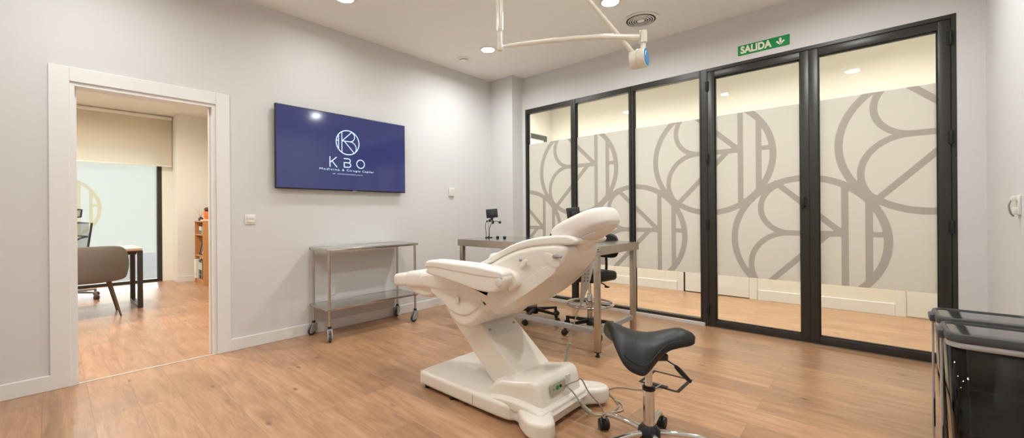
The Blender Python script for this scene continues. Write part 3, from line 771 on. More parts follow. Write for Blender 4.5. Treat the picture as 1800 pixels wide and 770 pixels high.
# ------------------------------------------------------------------ star bases and stools
def star_base(parent, R, zh, mat, legw, wheel_r, wmat, a0=0, hubmat=None, chrome=False, hub_r=.035):
    b = B(); lathe(b, [(.001, zh-.035), (hub_r*.9, zh-.035), (hub_r*1.15, zh-.01), (hub_r*1.1, zh+.015), (hub_r*.75, zh+.035), (.001, zh+.035)], seg=28)
    obj('hub', b, hubmat or mat, parent)
    for k in range(5):
        a = math.radians(a0+72*k); d = V(math.cos(a), math.sin(a), 0); n = V(-d.y, d.x, 0)
        b = B()
        if chrome:
            P = [d*.02+V(0, 0, zh-.004), d*R*.5+V(0, 0, zh-.001+.0), d*R*.82+V(0, 0, zh-.010), d*R*.97+V(0, 0, zh-.022), d*R+V(0, 0, zh-.034)]
            P = [d*.02+V(0, 0, zh), d*R*.45+V(0, 0, zh+.006), d*R*.80+V(0, 0, zh+.002), d*R*.96+V(0, 0, zh-.006), d*(R+.003)+V(0, 0, zh-.026)]
            tube(b, P, lambda s: .0145-.003*s, 12, 6)
        else:
            rs = []
            for s in [i/10 for i in range(11)]:
                w_ = legw*(1-.35*s); h_ = .016*(1-.35*s); c = d*(.02+(R-.02)*s)+V(0, 0, zh+.012-.018*s)
                rs.append([c+n*w_*.5+V(0, 0, -h_), c+n*w_*.5+V(0, 0, h_*.5), c+n*w_*.25+V(0, 0, h_), c-n*w_*.25+V(0, 0, h_), c-n*w_*.5+V(0, 0, h_*.5), c-n*w_*.5+V(0, 0, -h_)])
            rings(b, rs); e = d*R
            box(b, -.014, .014, -.014, .014, zh-.04, zh+.006, .003, 1); bmesh.ops.translate(b, vec=(0, 0, 0), verts=[])
            b.verts.ensure_lookup_table()
            for v in b.verts[-8*0-0:]: pass
            # shift the end knuckle
            nk = 66
            for v in b.verts[nk:]: v.co = v.co+e
        lg = obj('leg', b, mat, parent)
        ca = a+random.uniform(-.7, .9); cd = V(math.cos(ca), math.sin(ca), 0); cn = V(-cd.y, cd.x, 0); c = d*R+cd*.014
        b = B(); cyl(b, d*R+V(0, 0, wheel_r*1.6), d*R+V(0, 0, zh-.03), .006, seg=10)
        for s in (-1, 1): cyl(b, c+cn*s*.006+V(0, 0, wheel_r), c+cn*s*.025+V(0, 0, wheel_r), wheel_r, seg=24, bev=.006)
        hood = []
        cyl(b, c-cn*.007+V(0, 0, wheel_r*1.15), c+cn*.007+V(0, 0, wheel_r*1.15), wheel_r*1.02, seg=20)
        obj('castor', b, wmat, parent)
def drafting_stool(loc, rz, label, a0):
    t = thing('drafting_stool', label, 'stool', loc, rz, 'black drafting stools at the steel table')
    star_base(t, .27, .095, M['blackp'], .042, .026, M['blackp'], a0)
    b = B(); cyl(b, (0, 0, .11), (0, 0, .36), .026, seg=22, bev=.002); cyl(b, (0, 0, .36), (0, 0, .49), .014, seg=18); obj('gas_column', b, M['chrome'], t)
    b = B(); N = 40; tube(b, [(.215*math.cos(2*PI*i/N), .215*math.sin(2*PI*i/N), .265) for i in range(N)], .0115, 12, 1, closed=True)
    for k in range(4):
        a = k*PI/2+.5; tube(b, [(.02*math.cos(a), .02*math.sin(a), .268), (.21*math.cos(a), .21*math.sin(a), .265)], .007, 10, 1)
    lathe(b, [(.024, .245), (.036, .25), (.036, .285), (.027, .29), (.024, .29)], seg=22); obj('foot_ring', b, M['chrome'], t)
    b = B(); lathe(b, [(.03, .205), (.034, .21), (.034, .225), (.03, .23)], seg=20); tube(b, [(0, -.03, .218), (.02, -.06, .216), (.03, -.09, .214)], .010, 10, 4); obj('ring_knob', b, M['blackp'], t)
    b = B(); prism(b, rrect(-.20, .20, -.20, .20, .08), .492, .575, .03, axis='z', rs=5); obj('seat', b, M['leather'], t)
    b = B(); box(b, -.12, .13, -.07, .07, .475, .493, .004, 1); tube(b, [(.0, -.06, .482), (-.02, -.16, .476), (-.05, -.225, .462)], .006, 8, 5); superel(b, (-.055, -.235, .458), (.018, .026, .008), n1=2.2, n2=2.2, seg=14, rg=8); obj('tilt_mechanism', b, M['blackp'], t)
    b = B(); tube(b, [(.10, 0, .482), (.19, 0, .484), (.245, 0, .52), (.262, 0, .60), (.255, 0, .72), (.245, 0, .78)], .013, 12, 6); cyl(b, (.20, 0, .455), (.20, 0, .482), .022, seg=16, bev=.004); obj('back_support', b, M['blackp'], t)
    b = B(); n = 14; rs = []
    for i in range(n+1):
        a = -1+2*i/n; yy = a*.19; xx = .205+.05*(1-a*a)*0+.045*(1-abs(a)**2.2); hz = .118*(1-abs(a)**4)**.5+.006; rs.append([V(xx-.02*(1-abs(a)**6), yy, .80-hz), V(xx-.024*(1-abs(a)**6)-.002, yy, .80), V(xx-.02*(1-abs(a)**6), yy, .80+hz), V(xx+.014, yy, .80+hz), V(xx+.022, yy, .80), V(xx+.014, yy, .80-hz)])
    rings(b, rs)
    o = obj('backrest', b, M['leather'], t, sharp=60); md = o.modifiers.new('round', 'SUBSURF'); md.levels = 2; md.render_levels = 2
    return t
ds = drafting_stool((3.42, 2.0, 0), math.radians(-8), 'black drafting stool nearest the glass doors, its foot ring visible between the table legs', 20)
dup(ds, (3.45, 2.68, 0), math.radians(-38), 'black drafting stool farther left, mostly hidden behind the treatment chair', 'black drafting stools at the steel table')

# saddle stool
SC = (1.870, .785, 0)
t = thing('saddle_stool', 'black leather saddle stool on a chrome five-star base in the foreground', 'stool', SC)
star_base(t, .25, .095, M['chrome'], .03, .029, M['blackp'], 10, hubmat=M['blackp'], chrome=True, hub_r=.045)
b = B(); cyl(b, (0, 0, .10), (0, 0, .300), .0265, seg=30); obj('outer_column', b, M['chrome'], t)
b = B(); lathe(b, [(.0265, .292), (.0295, .294), (.0295, .308), (.022, .312), (.018, .312)], seg=30); obj('collar', b, M['blackp'], t)
b = B(); cyl(b, (0, 0, .300), (0, 0, .45), .0165, seg=24); cyl(b, (0, 0, .352), (0, 0, .356), .0172, seg=24); obj('inner_column', b, M['chrome'], t)
ax = V(.671, -.742, 0); ay = V(.742, .671, 0)       # nose direction, and away across
def saddle_rings(grow=0, zoff=0, thick=1.0):
    rs = []
    n = 30
    for i in range(n+1):
        s = -1+2*i/n
        L = .218*s if s > 0 else .195*s
        lean = .062*max(0, 1-s*s)
        e = max(0.0, 1-abs(s)**(5 if s > 0 else 6))**.5
        q_ = min(1, max(0, (s+.22)/.78)); wd = .196-.114*q_*q_*(3-2*q_)
        wd = wd*max(e, .05)+grow
        rise = (.075*(-s)**1.7 if s < 0 else .030*math.sin(min(1, s/.75)*PI/2)**2-.012*max(0, s-.72)/.28)
        dr = .078
        h = (.034-.004*s)*max(e, .05)*thick
        ring = []
        m = 28
        for j in range(m):
            a = 2*PI*j/m; cx = math.copysign(abs(math.cos(a))**.75, math.cos(a)); cz = math.copysign(abs(math.sin(a))**.8, math.sin(a))
            x_ = cx*wd; f = abs(cx)
            z_ = .520+rise-dr*f**2.3*(wd/.18)**1.1+cz*h+zoff
            # far (rear) end leans back, wings hang a little backwards
            p = ax*(L-lean*max(0, -cx)**2)+ay*x_+V(0, 0, z_)
            ring.append(p)
        rs.append(ring)
    return rs
b = B(); rings(b, saddle_rings()); st_ = obj('saddle_seat', b, M['leather'], t, sharp=80)
b = B()
rr = saddle_rings()
for idx in (2, 12):
    tube(b, [r[idx]+V(0, 0, .0012) for r in rr[4:27]], .0016, 6, 1)
tube(b, [p+V(0, 0, .0002) for p in rr[9][1:14]], .0009, 6, 1)
obj('seam_piping', b, M['stitch'], st_)
b = B(); box(b, -.07, .07, -.06, .06, .445, .478, .006, 1); bmesh.ops.rotate(b, cent=(0, 0, 0), matrix=Matrix.Rotation(-.83, 3, 'Z'), verts=b.verts[:]); obj('seat_plate', b, M['blackp'], t)
b = B(); p0 = V(0, 0, .462)+ax*.03; tube(b, [p0, p0+ax*.09-V(0, 0, .055), p0+ax*.10-V(0, 0, .065)], .0035, 8, 3); tube(b, [p0+ax*.095-V(0, 0, .060), p0+ax*.12-V(0, 0, .087), p0+ax*.165-V(0, 0, .135)], lambda s: .0075+.004*math.sin(s*PI), 12, 6); obj('height_lever', b, M['blackp'], t)

# floor box
t = thing('floor_socket_box', 'square black rimmed floor box cover under the saddle stool lever', 'floor socket', (2.735, 1.035, 0))
b = B(); w0, w1 = .128, .112
for s in (-1, 1):
    box(b, -w0, w0, s*.120-.012, s*.120+.008, 0, .004, .001, 1); box(b, s*.120-.012, s*.120+.008, -w1, w1, 0, .004, .001, 1)
obj('rim', b, M['frame_dark'], t)
b = B(); box(b, -.11, .11, -.11, .11, 0, .0022); obj('lid_panel', b, M['floor'], t)
b = B(); box(b, -.124, -.095, -.055, .045, .004, .010, .002, 1); obj('cable_flap', b, M['blackp'], t)

# ------------------------------------------------------------------ treatment chair
OX, OY = 1.87, 1.7
t = thing('treatment_chair', 'cream reclining treatment chair on a tilted pedestal in the middle of the room', 'treatment chair', (OX, OY, 0))
def L_(p): return [(u-OY, v) for u, v in p]          # (world y, z) outlines
# base plinth
b = B()
foot = [(1.612, 2.185), (1.601, 2.14), (1.604, 1.70), (1.612, 1.47), (1.632, 1.42), (1.628, 1.385), (1.592, 1.34), (1.556, 1.27), (1.556, 1.215), (1.585, 1.165), (1.640, 1.158), (1.690, 1.200), (1.735, 1.232), (1.79, 1.238),
        (1.97, 1.238), (2.02, 1.232), (2.07, 1.20), (2.115, 1.158), (2.170, 1.150), (2.205, 1.180), (2.208, 1.24), (2.176, 1.31), (2.15, 1.40), (2.15, 1.70), (2.152, 2.14), (2.141, 2.185), (2.10, 2.203), (1.90, 2.205), (1.655, 2.203)]
prism(b, [(x-OX, y-OY) for x, y in foot], .018, .110, .024, axis='z', rs=5, smooth=4, both=True)
pb = obj('base', b, M['shell'], t, sharp=50)
b = B(); box(b, -.2682, -.262, .0, .0015, .035, .09); obj('base_seam', b, M['greyp'], pb)
for x, y in ((1.635, 2.15), (2.11, 2.15), (1.60, 1.23), (2.16, 1.21), (1.63, 1.9)):
    b = B(); cyl(b, (x-OX, y-OY, 0), (x-OX, y-OY, .028), .02, seg=16, bev=.002); obj('base_foot', b, M['frame_dark'], t)
# rear cowl swelling up from the base
b = B(); rs = []
cw = [(1.69, .101), (1.655, .118), (1.62, .150), (1.585, .185), (1.54, .206), (1.48, .218), (1.42, .230), (1.36, .245), (1.325, .252), (1.295, .246), (1.275, .222), (1.262, .17), (1.25, .12), (1.245, .10)]
o = L_(cw+[(1.30, .08), (1.60, .08)])
prism(b, o, 1.655-OX, 2.05-OX, .035, axis='x', rs=6, smooth=3)
obj('cowl', b, M['shell'], t, sharp=60)
b = B(); o = L_([(1.70, .100), (1.60, .112), (1.50, .130), (1.40, .138), (1.29, .135), (1.235, .118), (1.228, .10), (1.25, .08), (1.60, .08)])
prism(b, o, 1.622-OX, 2.11-OX, .03, axis='x', rs=5, smooth=3); obj('cowl_apron', b, M['shell'], t, sharp=60)
b = B(); box(b, 1.745-OX, 1.875-OX, 1.251-OY, 1.262-OY, .165, .222, .003, 1); bmesh.ops.rotate(b, cent=(0, 1.26-OY, .19), matrix=Matrix.Rotation(-.12, 3, 'X'), verts=b.verts[:])
cp = obj('control_panel', b, M['paneltan'], t)
for x, r, m in ((1.798, .011, 'green'), (1.828, .008, 'frame_dark'), (1.765, .006, 'greyp')):
    b = B(); cyl(b, (x-OX, 1.247-OY, .196), (x-OX, 1.254-OY, .196), r, seg=18, bev=.001); obj('panel_button', b, M[m], cp)
b = B(); box(b, 1.885-OX, 1.925-OX, 1.2515-OY, 1.26-OY, .185, .235, .002, 1); obj('rating_plate', b, M['shell2'], t)
# tilted column
b = B(); cx0, cx1 = 1.75, 2.05
prism(b, L_([(1.335, .09), (1.64, .09), (2.12, .50), (2.06, .60), (1.80, .60), (1.785, .452)]), cx0-OX, cx1-OX, .012, axis='x', rs=3)
col = obj('column', b, M['shell'], t)
n_ = V(0, -.65, -.76)
b = B(); prism(b, L_([(1.375, .118), (1.379, .114), (1.779, .441), (1.775, .445)]), cx0+.018-OX, cx1-.018-OX, 0, axis='x')
obj('column_rear_panel', b, M['shell2'], col)
for x in (cx0+.04, cx1-.04):
    for y, z in ((1.44, .165), (1.745, .418)):
        b = B(); cyl(b, (x-OX, y-OY-.002, z-.002), (x-OX, y-OY-.010, z-.011), .010, seg=14, bev=.002); obj('screw_cap', b, M['greyp'], col)
# seat underside lobes
b = B()
lobe = L_([(2.10, .615), (2.02, .600), (1.985, .560), (1.950, .505), (1.90, .465), (1.845, .446), (1.790, .448), (1.735, .470), (1.69, .505), (1.65, .545), (1.60, .585), (1.56, .62), (1.60, .67), (1.70, .70), (1.85, .68), (2.0, .66), (2.10, .65)])
prism(b, lobe, 1.640-OX, 2.11-OX, .03, axis='x', rs=5, smooth=4); obj('seat_underside', b, M['shell'], t, sharp=60)
b = B()
prism(b, L_([(2.06, .60), (2.00, .575), (1.93, .535), (1.85, .515), (1.77, .525), (1.71, .56), (1.66, .605), (1.64, .66), (1.70, .705), (1.85, .705), (2.0, .695), (2.10, .67), (2.11, .62)]), 1.630-OX, 2.120-OX, .014, axis='x', rs=5, smooth=4); obj('seat_side_shell', b, M['shell'], t, sharp=60)
# seat cushion
b = B()
prism(b, L_([(2.205, .650), (2.150, .640), (2.00, .637), (1.85, .652), (1.72, .660), (1.62, .640), (1.58, .64), (1.56, .70), (1.62, .77), (1.75, .775), (1.95, .765), (2.10, .752), (2.20, .735), (2.235, .70)]), 1.622-OX, 2.118-OX, .03, axis='x', rs=6, smooth=4); obj('seat_cushion', b, M['upho'], t, sharp=60)
# leg rest: shell, pad, foot pad
b = B()
prism(b, L_([(2.42, .640), (2.39, .600), (2.33, .575), (2.22, .566), (2.12, .585), (2.07, .61), (2.07, .68), (2.25, .68), (2.40, .67)]), 1.66-OX, 2.09-OX, .03, axis='x', rs=5, smooth=4); obj('leg_shell', b, M['shell'], t, sharp=60)
b = B()
prism(b, rrect(1.632-OX, 2.112-OX, 2.12-OY, 2.445-OY, .09, 6), -.056, .052, .032, axis='z', rs=6)
bmesh.ops.transform(b, matrix=Matrix.Translation((0, 2.29-OY, .682)) @ Matrix.Rotation(math.radians(-5), 4, 'X') @ Matrix.Translation((0, -(2.29-OY), 0)), verts=b.verts[:])
obj('leg_cushion', b, M['upho'], t, sharp=60)
b = B()
prism(b, rrect(1.735-OX, 2.015-OX, 2.33-OY, 2.745-OY, .08, 6), -.050, .042, .028, axis='z', rs=6)
bmesh.ops.transform(b, matrix=Matrix.Translation((0, 2.5-OY, .648)) @ Matrix.Rotation(math.radians(-6), 4, 'X') @ Matrix.Translation((0, -(2.5-OY), 0)), verts=b.verts[:])
obj('foot_cushion', b, M['upho'], t, sharp=60)
# backrest shell and cushion, narrowing towards the head
def taper(bm):
    for v in bm.verts:
        q = min(1, max(0, (1.45-(v.co.y+OY))/.35)); v.co.x *= 1-.34*q*q*(3-2*q)
bs = [(1.77, .70), (1.69, .80), (1.58, .845), (1.46, .905), (1.34, .945), (1.22, .962), (1.17, .962), (1.135, .952), (1.128, .925), (1.155, .865), (1.21, .808), (1.30, .745), (1.40, .672), (1.48, .610), (1.535, .566), (1.56, .568), (1.61, .600), (1.69, .65)]
b = B(); prism(b, L_(bs), 1.622-OX, 2.118-OX, .034, axis='x', rs=6, smooth=4); taper(b); bk = obj('backrest_shell', b, M['shell'], t, sharp=60)
b = B()
prism(b, L_([(1.66, .845), (1.68, .820), (1.60, .835), (1.46, .900), (1.34, .940), (1.22, .957), (1.12, .962), (1.085, .968), (1.075, .985), (1.10, 1.003), (1.16, 1.010), (1.28, .998), (1.40, .965), (1.53, .908), (1.62, .862)]), 1.63-OX, 2.11-OX, .022, axis='x', rs=5, smooth=4); taper(b); obj('back_cushion', b, M['upho'], t, sharp=60)
# moulded ridge and recess on the near flank, and its knobs
for sx, X in ((-1, 1.6225), (1, 2.1175)):
    b = B(); superel(b, (X-OX-sx*.0635, 1.205-OY, .884), (.0030, .052, .028), Matrix.Rotation(sx*-.24, 4, 'Z') @ Matrix.Rotation(.55, 4, 'X'), n1=2.4, n2=2.2, seg=28, rg=12); obj('grip_recess', b, M['shell'], bk)
    b = B(); cyl(b, (X-OX-sx*.075, 1.175-OY, .905), (X-OX-sx*.044, 1.175-OY, .905), .010, seg=16, bev=.002); cyl(b, (X-OX-sx*.052, 1.175-OY, .905), (X-OX-sx*.060, 1.14-OY, .904), .006, seg=12, bev=.002); obj('lock_knob', b, M['greyp'], bk)
    b = B(); superel(b, (X-OX-sx*.003, 1.335-OY, .862), (.0032, .034, .013), Matrix.Rotation(-.7, 4, 'X'), n1=2.3, n2=2.2, seg=24, rg=12); obj('flank_dimple', b, M['shell'], bk)
    b = B(); cyl(b, (X-OX-sx*.005, 1.352-OY, .880), (X-OX+sx*.006, 1.352-OY, .880), .007, seg=14, bev=.002); obj('flank_screw', b, M['greyp'], bk)
    b = B(); superel(b, (X-OX+sx*.003, 1.84-OY, .607), (.006, .012, .024), n1=2.3, n2=2.2, seg=20, rg=12); obj('side_dimple', b, M['shell2'], t)
    b = B(); prism(b, L_([(1.525, .622), (1.458, .683), (1.384, .740), (1.30, .806), (1.244, .846), (1.205, .856), (1.182, .842), (1.205, .808), (1.30, .730), (1.40, .660), (1.47, .618)]), (X-OX)-.0022, (X-OX)+.0022, .0022, axis='x', rs=6, smooth=5)
    for v in b.verts: v.co.x *= 1-.34*(lambda q: q*q*(3-2*q))(min(1, max(0, (1.45-(v.co.y+OY))/.35)))
    obj('flank_panel', b, M['shell'], bk)
    # armrests
    Xa = 1.588 if sx < 0 else 2.152; hw_ = .056
    b = B(); prism(b, L_([(2.040, .790), (2.048, .815), (2.020, .838), (1.93, .845), (1.75, .845), (1.60, .843), (1.45, .832), (1.405, .822), (1.395, .800), (1.42, .783), (1.60, .780), (1.80, .788), (1.95, .795)]), Xa-hw_-OX, Xa+hw_-OX, .024, axis='x', rs=6, smooth=4); obj('armrest_pad', b, M['upho'], t, sharp=60)
    b = B(); prism(b, L_([(2.035, .800), (2.040, .775), (2.030, .757), (1.88, .740), (1.74, .724), (1.62, .707), (1.50, .705), (1.43, .725), (1.395, .765), (1.395, .80), (1.45, .818), (1.60, .822), (1.85, .826), (2.01, .822)]), Xa-hw_+.006-OX, Xa+hw_-.006-OX, .016, axis='x', rs=6, smooth=4); ab = obj('armrest_body', b, M['upho'], t, sharp=60)
    b = B(); prism(b, L_([(1.42, .815), (1.385, .818), (1.362, .79), (1.358, .752), (1.385, .725), (1.42, .722)]), (1.596 if sx < 0 else 2.09)-OX, (1.65 if sx < 0 else 2.144)-OX, .012, axis='x', rs=4, smooth=4); obj('armrest_bracket', b, M['shell'], t, sharp=60)
    b = B(); cyl(b, (Xa-OX+sx*.045, 1.425-OY, .768), (Xa-OX+sx*.062, 1.425-OY, .768), .022, seg=24, bev=.005); obj('armrest_pivot', b, M['shell2'], ab)
b = B(); tube(b, [V(1.645-OX, 1.634-OY, .622), V(1.634-OX, 1.632-OY, .622), V(1.636-OX, 1.622-OY, .610)], .006, 10, 5); obj('hip_gap_shade', b, M['frame_dark'], t)  # dark tube paints the shaded gap between seat and backrest
# neck and headrest
b = B(); prism(b, L_([(1.20, .955), (1.10, 1.00), (1.075, .985), (1.11, .94), (1.17, .90)]), 1.80-OX, 1.94-OX, .02, axis='x', rs=4, smooth=3); obj('headrest_neck', b, M['shell'], t, sharp=60)
hm = Matrix.Rotation(math.radians(-23), 4, 'X')
hc = V(1.880-OX, 1.118-OY, 1.038)
b = B(); superel(b, hc+hm @ V(0, 0, .012), (.150, .168, .060), hm, n1=3.2, n2=3.6, seg=56, rg=22); hr = obj('headrest_cushion', b, M['upho'], t, sharp=80)
b = B(); superel(b, hc+hm @ V(0, .0, -.014), (.140, .160, .058), hm, n1=3.0, n2=2.15, seg=56, rg=18); obj('headrest_shell', b, M['shell'], hr, sharp=80)
b = B(); prism(b, rrect(-.070, .070, -.009, .009, .0085, 5), -.0022, .0022, .0008, axis='z', rs=2)
bmesh.ops.transform(b, matrix=Matrix.Translation(hc) @ hm @ Matrix.Translation((-.104, -.03, -.0562)) @ Matrix.Rotation(math.radians(25), 4, 'Y') @ Matrix.Rotation(PI/2, 4, 'Z'), verts=b.verts[:]); obj('headrest_slot', b, M['label'], hr)

# handset on its coiled cord
t = thing('remote_handset', 'grey remote handset with a coiled cord hanging behind the chair headrest', 'remote handset', (2.10, 1.25, .70))
b = B(); rs = []
hp = [(V(.012, -.010, .150), .030, .013), (V(.010, -.008, .138), .034, .016), (V(.004, .0, .06), .029, .014), (V(-.004, .012, -.02), .022, .012), (V(-.010, .022, -.07), .013, .010), (V(-.014, .028, -.115), .006, .006)]
for c, w_, d_ in hp:
    rs.append([c+rt*(w_*math.copysign(abs(math.cos(2*PI*j/20))**.6, math.cos(2*PI*j/20)))+fwv*(d_*math.copysign(abs(math.sin(2*PI*j/20))**.6, math.sin(2*PI*j/20))) for j in range(20)])
rings(b, rs); obj('handset_body', b, M['handset'], t, sharp=50)
b = B()
for k in range(6):
    for s in (-1, 1):
        c = V(.008-.0015*k, -.004+.002*k, .125-.02*k)-fwv*.0155+rt*(s*.010); box(b, c.x-.003, c.x+.003, c.y-.004, c.y+.004, c.z-.005, c.z+.005, .001, 1)
obj('keypad', b, M['greyp'], t)
b = B(); box(b, -.014, .03, -.03, .0, .135, .162, .004, 1); tube(b, [V(.02, -.012, .15), V(-.01, .04, .165), V(-.05, .08, .15)], .006, 8, 4); obj('hook', b, M['shell'], t)
b = B(); o = V(2.10, 1.25, .70)
tube(b, [V(2.086, 1.278, .585)-o, V(2.092, 1.31, .53)-o, V(2.100, 1.34, .45)-o, V(2.12, 1.38, .395)-o, V(2.115, 1.40, .37)-o, V(2.128, 1.375, .375)-o, V(2.125, 1.385, .345)-o, V(2.12, 1.39, .32)-o], .0035, 8, 8)
axis_pts = catm([V(2.12, 1.39, .325)-o, V(2.118, 1.40, .26)-o, V(2.15, 1.44, .17)-o, V(2.18, 1.46, .08)-o, V(2.22, 1.43, .022)-o, V(2.29, 1.385, .014)-o, V(2.33, 1.30, .012)-o], 40)
hx_ = []
for i, p in enumerate(axis_pts):
    d_ = (axis_pts[min(i+1, len(axis_pts)-1)]-axis_pts[max(i-1, 0)]).normalized(); u1, w1 = frame_of(d_); a = i*.93*1.35
    hx_.append(p+u1*.009*math.cos(a)+w1*.009*math.sin(a))
tube(b, hx_, .0032, 6, 1); obj('coiled_cord', b, M['cord'], t, sharp=80)

t = thing('power_cable', 'thin grey mains cable looping on the floor beside the chair foot', 'cable', (2.0, 1.2, 0))
o = V(2.0, 1.2, 0)
b = B(); tube(b, [V(1.86, 1.246, .19)-o, V(1.93, 1.215, .20)-o, V(1.955, 1.20, .205)-o, V(1.985, 1.17, .13)-o, V(2.03, 1.13, .06)-o, V(2.06, 1.115, .006)-o, V(2.12, 1.09, .006)-o, V(2.19, 1.10, .006)-o, V(2.235, 1.135, .006)-o], .0038, 8, 8)
tube(b, [V(2.235, 1.13, .006)-o, V(2.33, 1.24, .006)-o, V(2.42, 1.22, .006)-o, V(2.47, 1.12, .006)-o, V(2.52, 1.05, .006)-o, V(2.60, 1.03, .008)-o, V(2.64, 1.02, .012)-o], .0038, 8, 8); obj('grey_lead', b, M['cordg'], t)
b = B(); tube(b, [V(1.87, 1.244, .185)-o, V(1.90, 1.225, .15)-o, V(1.93, 1.205, .10)-o, V(1.955, 1.19, .05)-o, V(1.985, 1.175, .02)-o, V(2.02, 1.13, .006)-o, V(2.08, 1.10, .006)-o, V(2.16, 1.06, .006)-o, V(2.23, 1.10, .006)-o, V(2.24, 1.15, .006)-o], .0042, 8, 8)
obj('pale_lead', b, M['cord'], t)
b = B(); tube(b, [V(1.935, 1.20, .095)-o, V(1.955, 1.188, .06)-o, V(1.975, 1.178, .035)-o, V(1.988, 1.168, .022)-o], lambda s: .009+.006*s, 12, 4); obj('plug', b, M['cord'], t)

# ------------------------------------------------------------------ bins
def bin_(loc, label):
    t = thing('waste_bin', label, 'bin', loc, 0, 'clear bins with black liners by the right wall')
    def rl_(k, z): return [V(x, y, z) for x, y in rrect(-.118*k, .118*k, -.150, .15*k-.07, .045*k, 6)]
    def rr_(k, z): return [V(x, y, z) for x, y in rrect(-.135*k, .135*k, -.165*k, .165*k, .05*k, 6)]
    b = B(); rings(b, [rr_(.86, .012), rr_(.88, .02), rr_(1.0, .585)], cap=False); o = obj('clear_body', b, M['clearp'], t, sharp=70)
    sm = o.modifiers.new('wall', 'SOLIDIFY'); sm.thickness = .003
    b = B(); rings(b, [rl_(.84, .018), rl_(.88, .03), rl_(.96, .30), rl_(1.0, .570)]); obj('black_liner', b, M['bag'], t, sharp=70)
    b = B(); rings(b, [rr_(.86, .0), rr_(.88, .012), rr_(.86, .014)], cap=True); obj('base_rim', b, M['clearrim'], t, sharp=70)
    b = B(); rings(b, [rr_(1.0, .575), rr_(1.035, .577), rr_(1.035, .596), rr_(1.0, .598)], closed=True); obj('clear_rim', b, M['clearrim'], t, sharp=70)
    b = B(); rings(b, [rr_(1.02, .598), rr_(1.055, .602), rr_(1.06, .618), rr_(1.03, .629), rr_(.97, .631), rr_(.94, .626), rr_(.94, .606)], closed=True); ld = obj('lid_rim', b, M['lidrim'], t, sharp=50)
    b = B(); rings(b, [rr_(.955, .610), rr_(.955, .624), rr_(.92, .626), rr_(.5, .628)]); obj('lid_panel', b, M['lid'], t, sharp=50)
    for s in (1,):
        b = B(); box(b, -.045, .045, .168, .190, .588, .622, .006, 2); cyl(b, (-.03, .182, .600), (.03, .182, .600), .006, seg=12); obj('lid_hinge', b, M['lidrim'], t)
    b = B(); box(b, -.012, .012, .172, .180, .02, .59, .002, 1); obj('corner_strip', b, M['clearrim'], t)
    b = B(); prism(b, [(-.02, .10), (-.014, .2), (.0, .24), (.008, .2), (.008, .10), (-.004, .07)], .17, .176, .002, axis='y', rs=2, smooth=3); obj('side_clip', b, M['blackp'], t)
    return t
bn = bin_((2.535, -.385, 0), 'nearer bin with a black liner at the right edge of the view')
dup(bn, (2.875, -.385, 0), 0, 'farther bin behind the nearer one, against the glass door side', 'clear bins with black liners by the right wall')

# ------------------------------------------------------------------ office beyond the doorway
w_ = sthing('window_4', 'tall office window with frosted film and a beige ring emblem', 'window')
b = B()
box(b, 1.225, 1.290, YO+.02, YO+.09, 0, 2.27, .003, 1); box(b, -1.1, -1.04, YO+.02, YO+.09, 0, 2.27, .003, 1); box(b, -1.04, 1.225, YO+.02, YO+.09, 0, .05, .003, 1); box(b, -1.04, 1.225, YO+.02, YO+.09, 2.21, 2.27, .003, 1)
obj('frame', b, M['frame'], w_)
b = B(); box(b, -1.04, 1.225, YO+.05, YO+.056, .05, 2.21); g = obj('glass_pane', b, M['glass'], w_)
b = sheet((-1.036, YO+.047, .50), (1.221, 0, 2.205), 'y'); obj('frosted_film', b, M['winfilm'], g)
b = stroke_sheet([([(-p[0]+.045, p[1]+1.25) for p in pts], .040*wd) for pts, wd in logo_strokes(.50)], -.6, .7, .70, 1.8, lambda u, v: V(u, YO+.0455, v), .01)
obj('film_emblem', b, M['winlogo'], g)
t = thing('roller_blind', 'cream roller blind half lowered over the office window', 'blind', (.2, 9.02, 1.97))
b = sheet((-1.4, 0, .012), (1.205, 0, .86), 'y'); obj('blind_fabric', b, M['blind'], t)
b = B(); box(b, -1.4, 1.205, -.008, .008, 0, .022, .003, 2); obj('hem_bar', b, M['cream'], t)
b = B(); cyl(b, (-1.4, 0, .835), (1.21, 0, .835), .03, seg=20); obj('roller_tube', b, M['cream'], t)
# paving and far boundary outside
b = B(); box(b, -8, 8, YO+.17, 22, -.12, -.03)
struct('ground', b, M['pave'], 'pale outdoor paving beyond the office window', 'paving')

# desk
t = thing('office_desk', 'office desk with pale top and dark rectangular loop legs', 'desk', (-.1, 7.03, 0))
b = B(); box(b, -.85, .85, -.38, .38, .715, .735, .002, 1); obj('desk_top', b, M['desktop'], t)
b = B(); box(b, -.85, .85, -.381, .381, .700, .716, .001, 1); obj('desk_edge', b, M['desk_edge'], t)
for s in (-1, 1):
    b = B(); x0, x1 = (s*.83-.025, s*.83+.025)
    box(b, x0, x1, -.37, -.32, 0, .70, .002, 1); box(b, x0, x1, .32, .37, 0, .70, .002, 1); box(b, x0, x1, -.32, .32, 0, .03, .002, 1); box(b, x0, x1, -.32, .32, .67, .70, .002, 1)
    obj('leg', b, M['deskleg'], t)
b = B(); box(b, -.80, .80, .30, .33, .655, .70, .002, 1); box(b, -.80, .80, -.33, -.30, .655, .70, .002, 1); obj('under_rail', b, M['deskleg'], t)
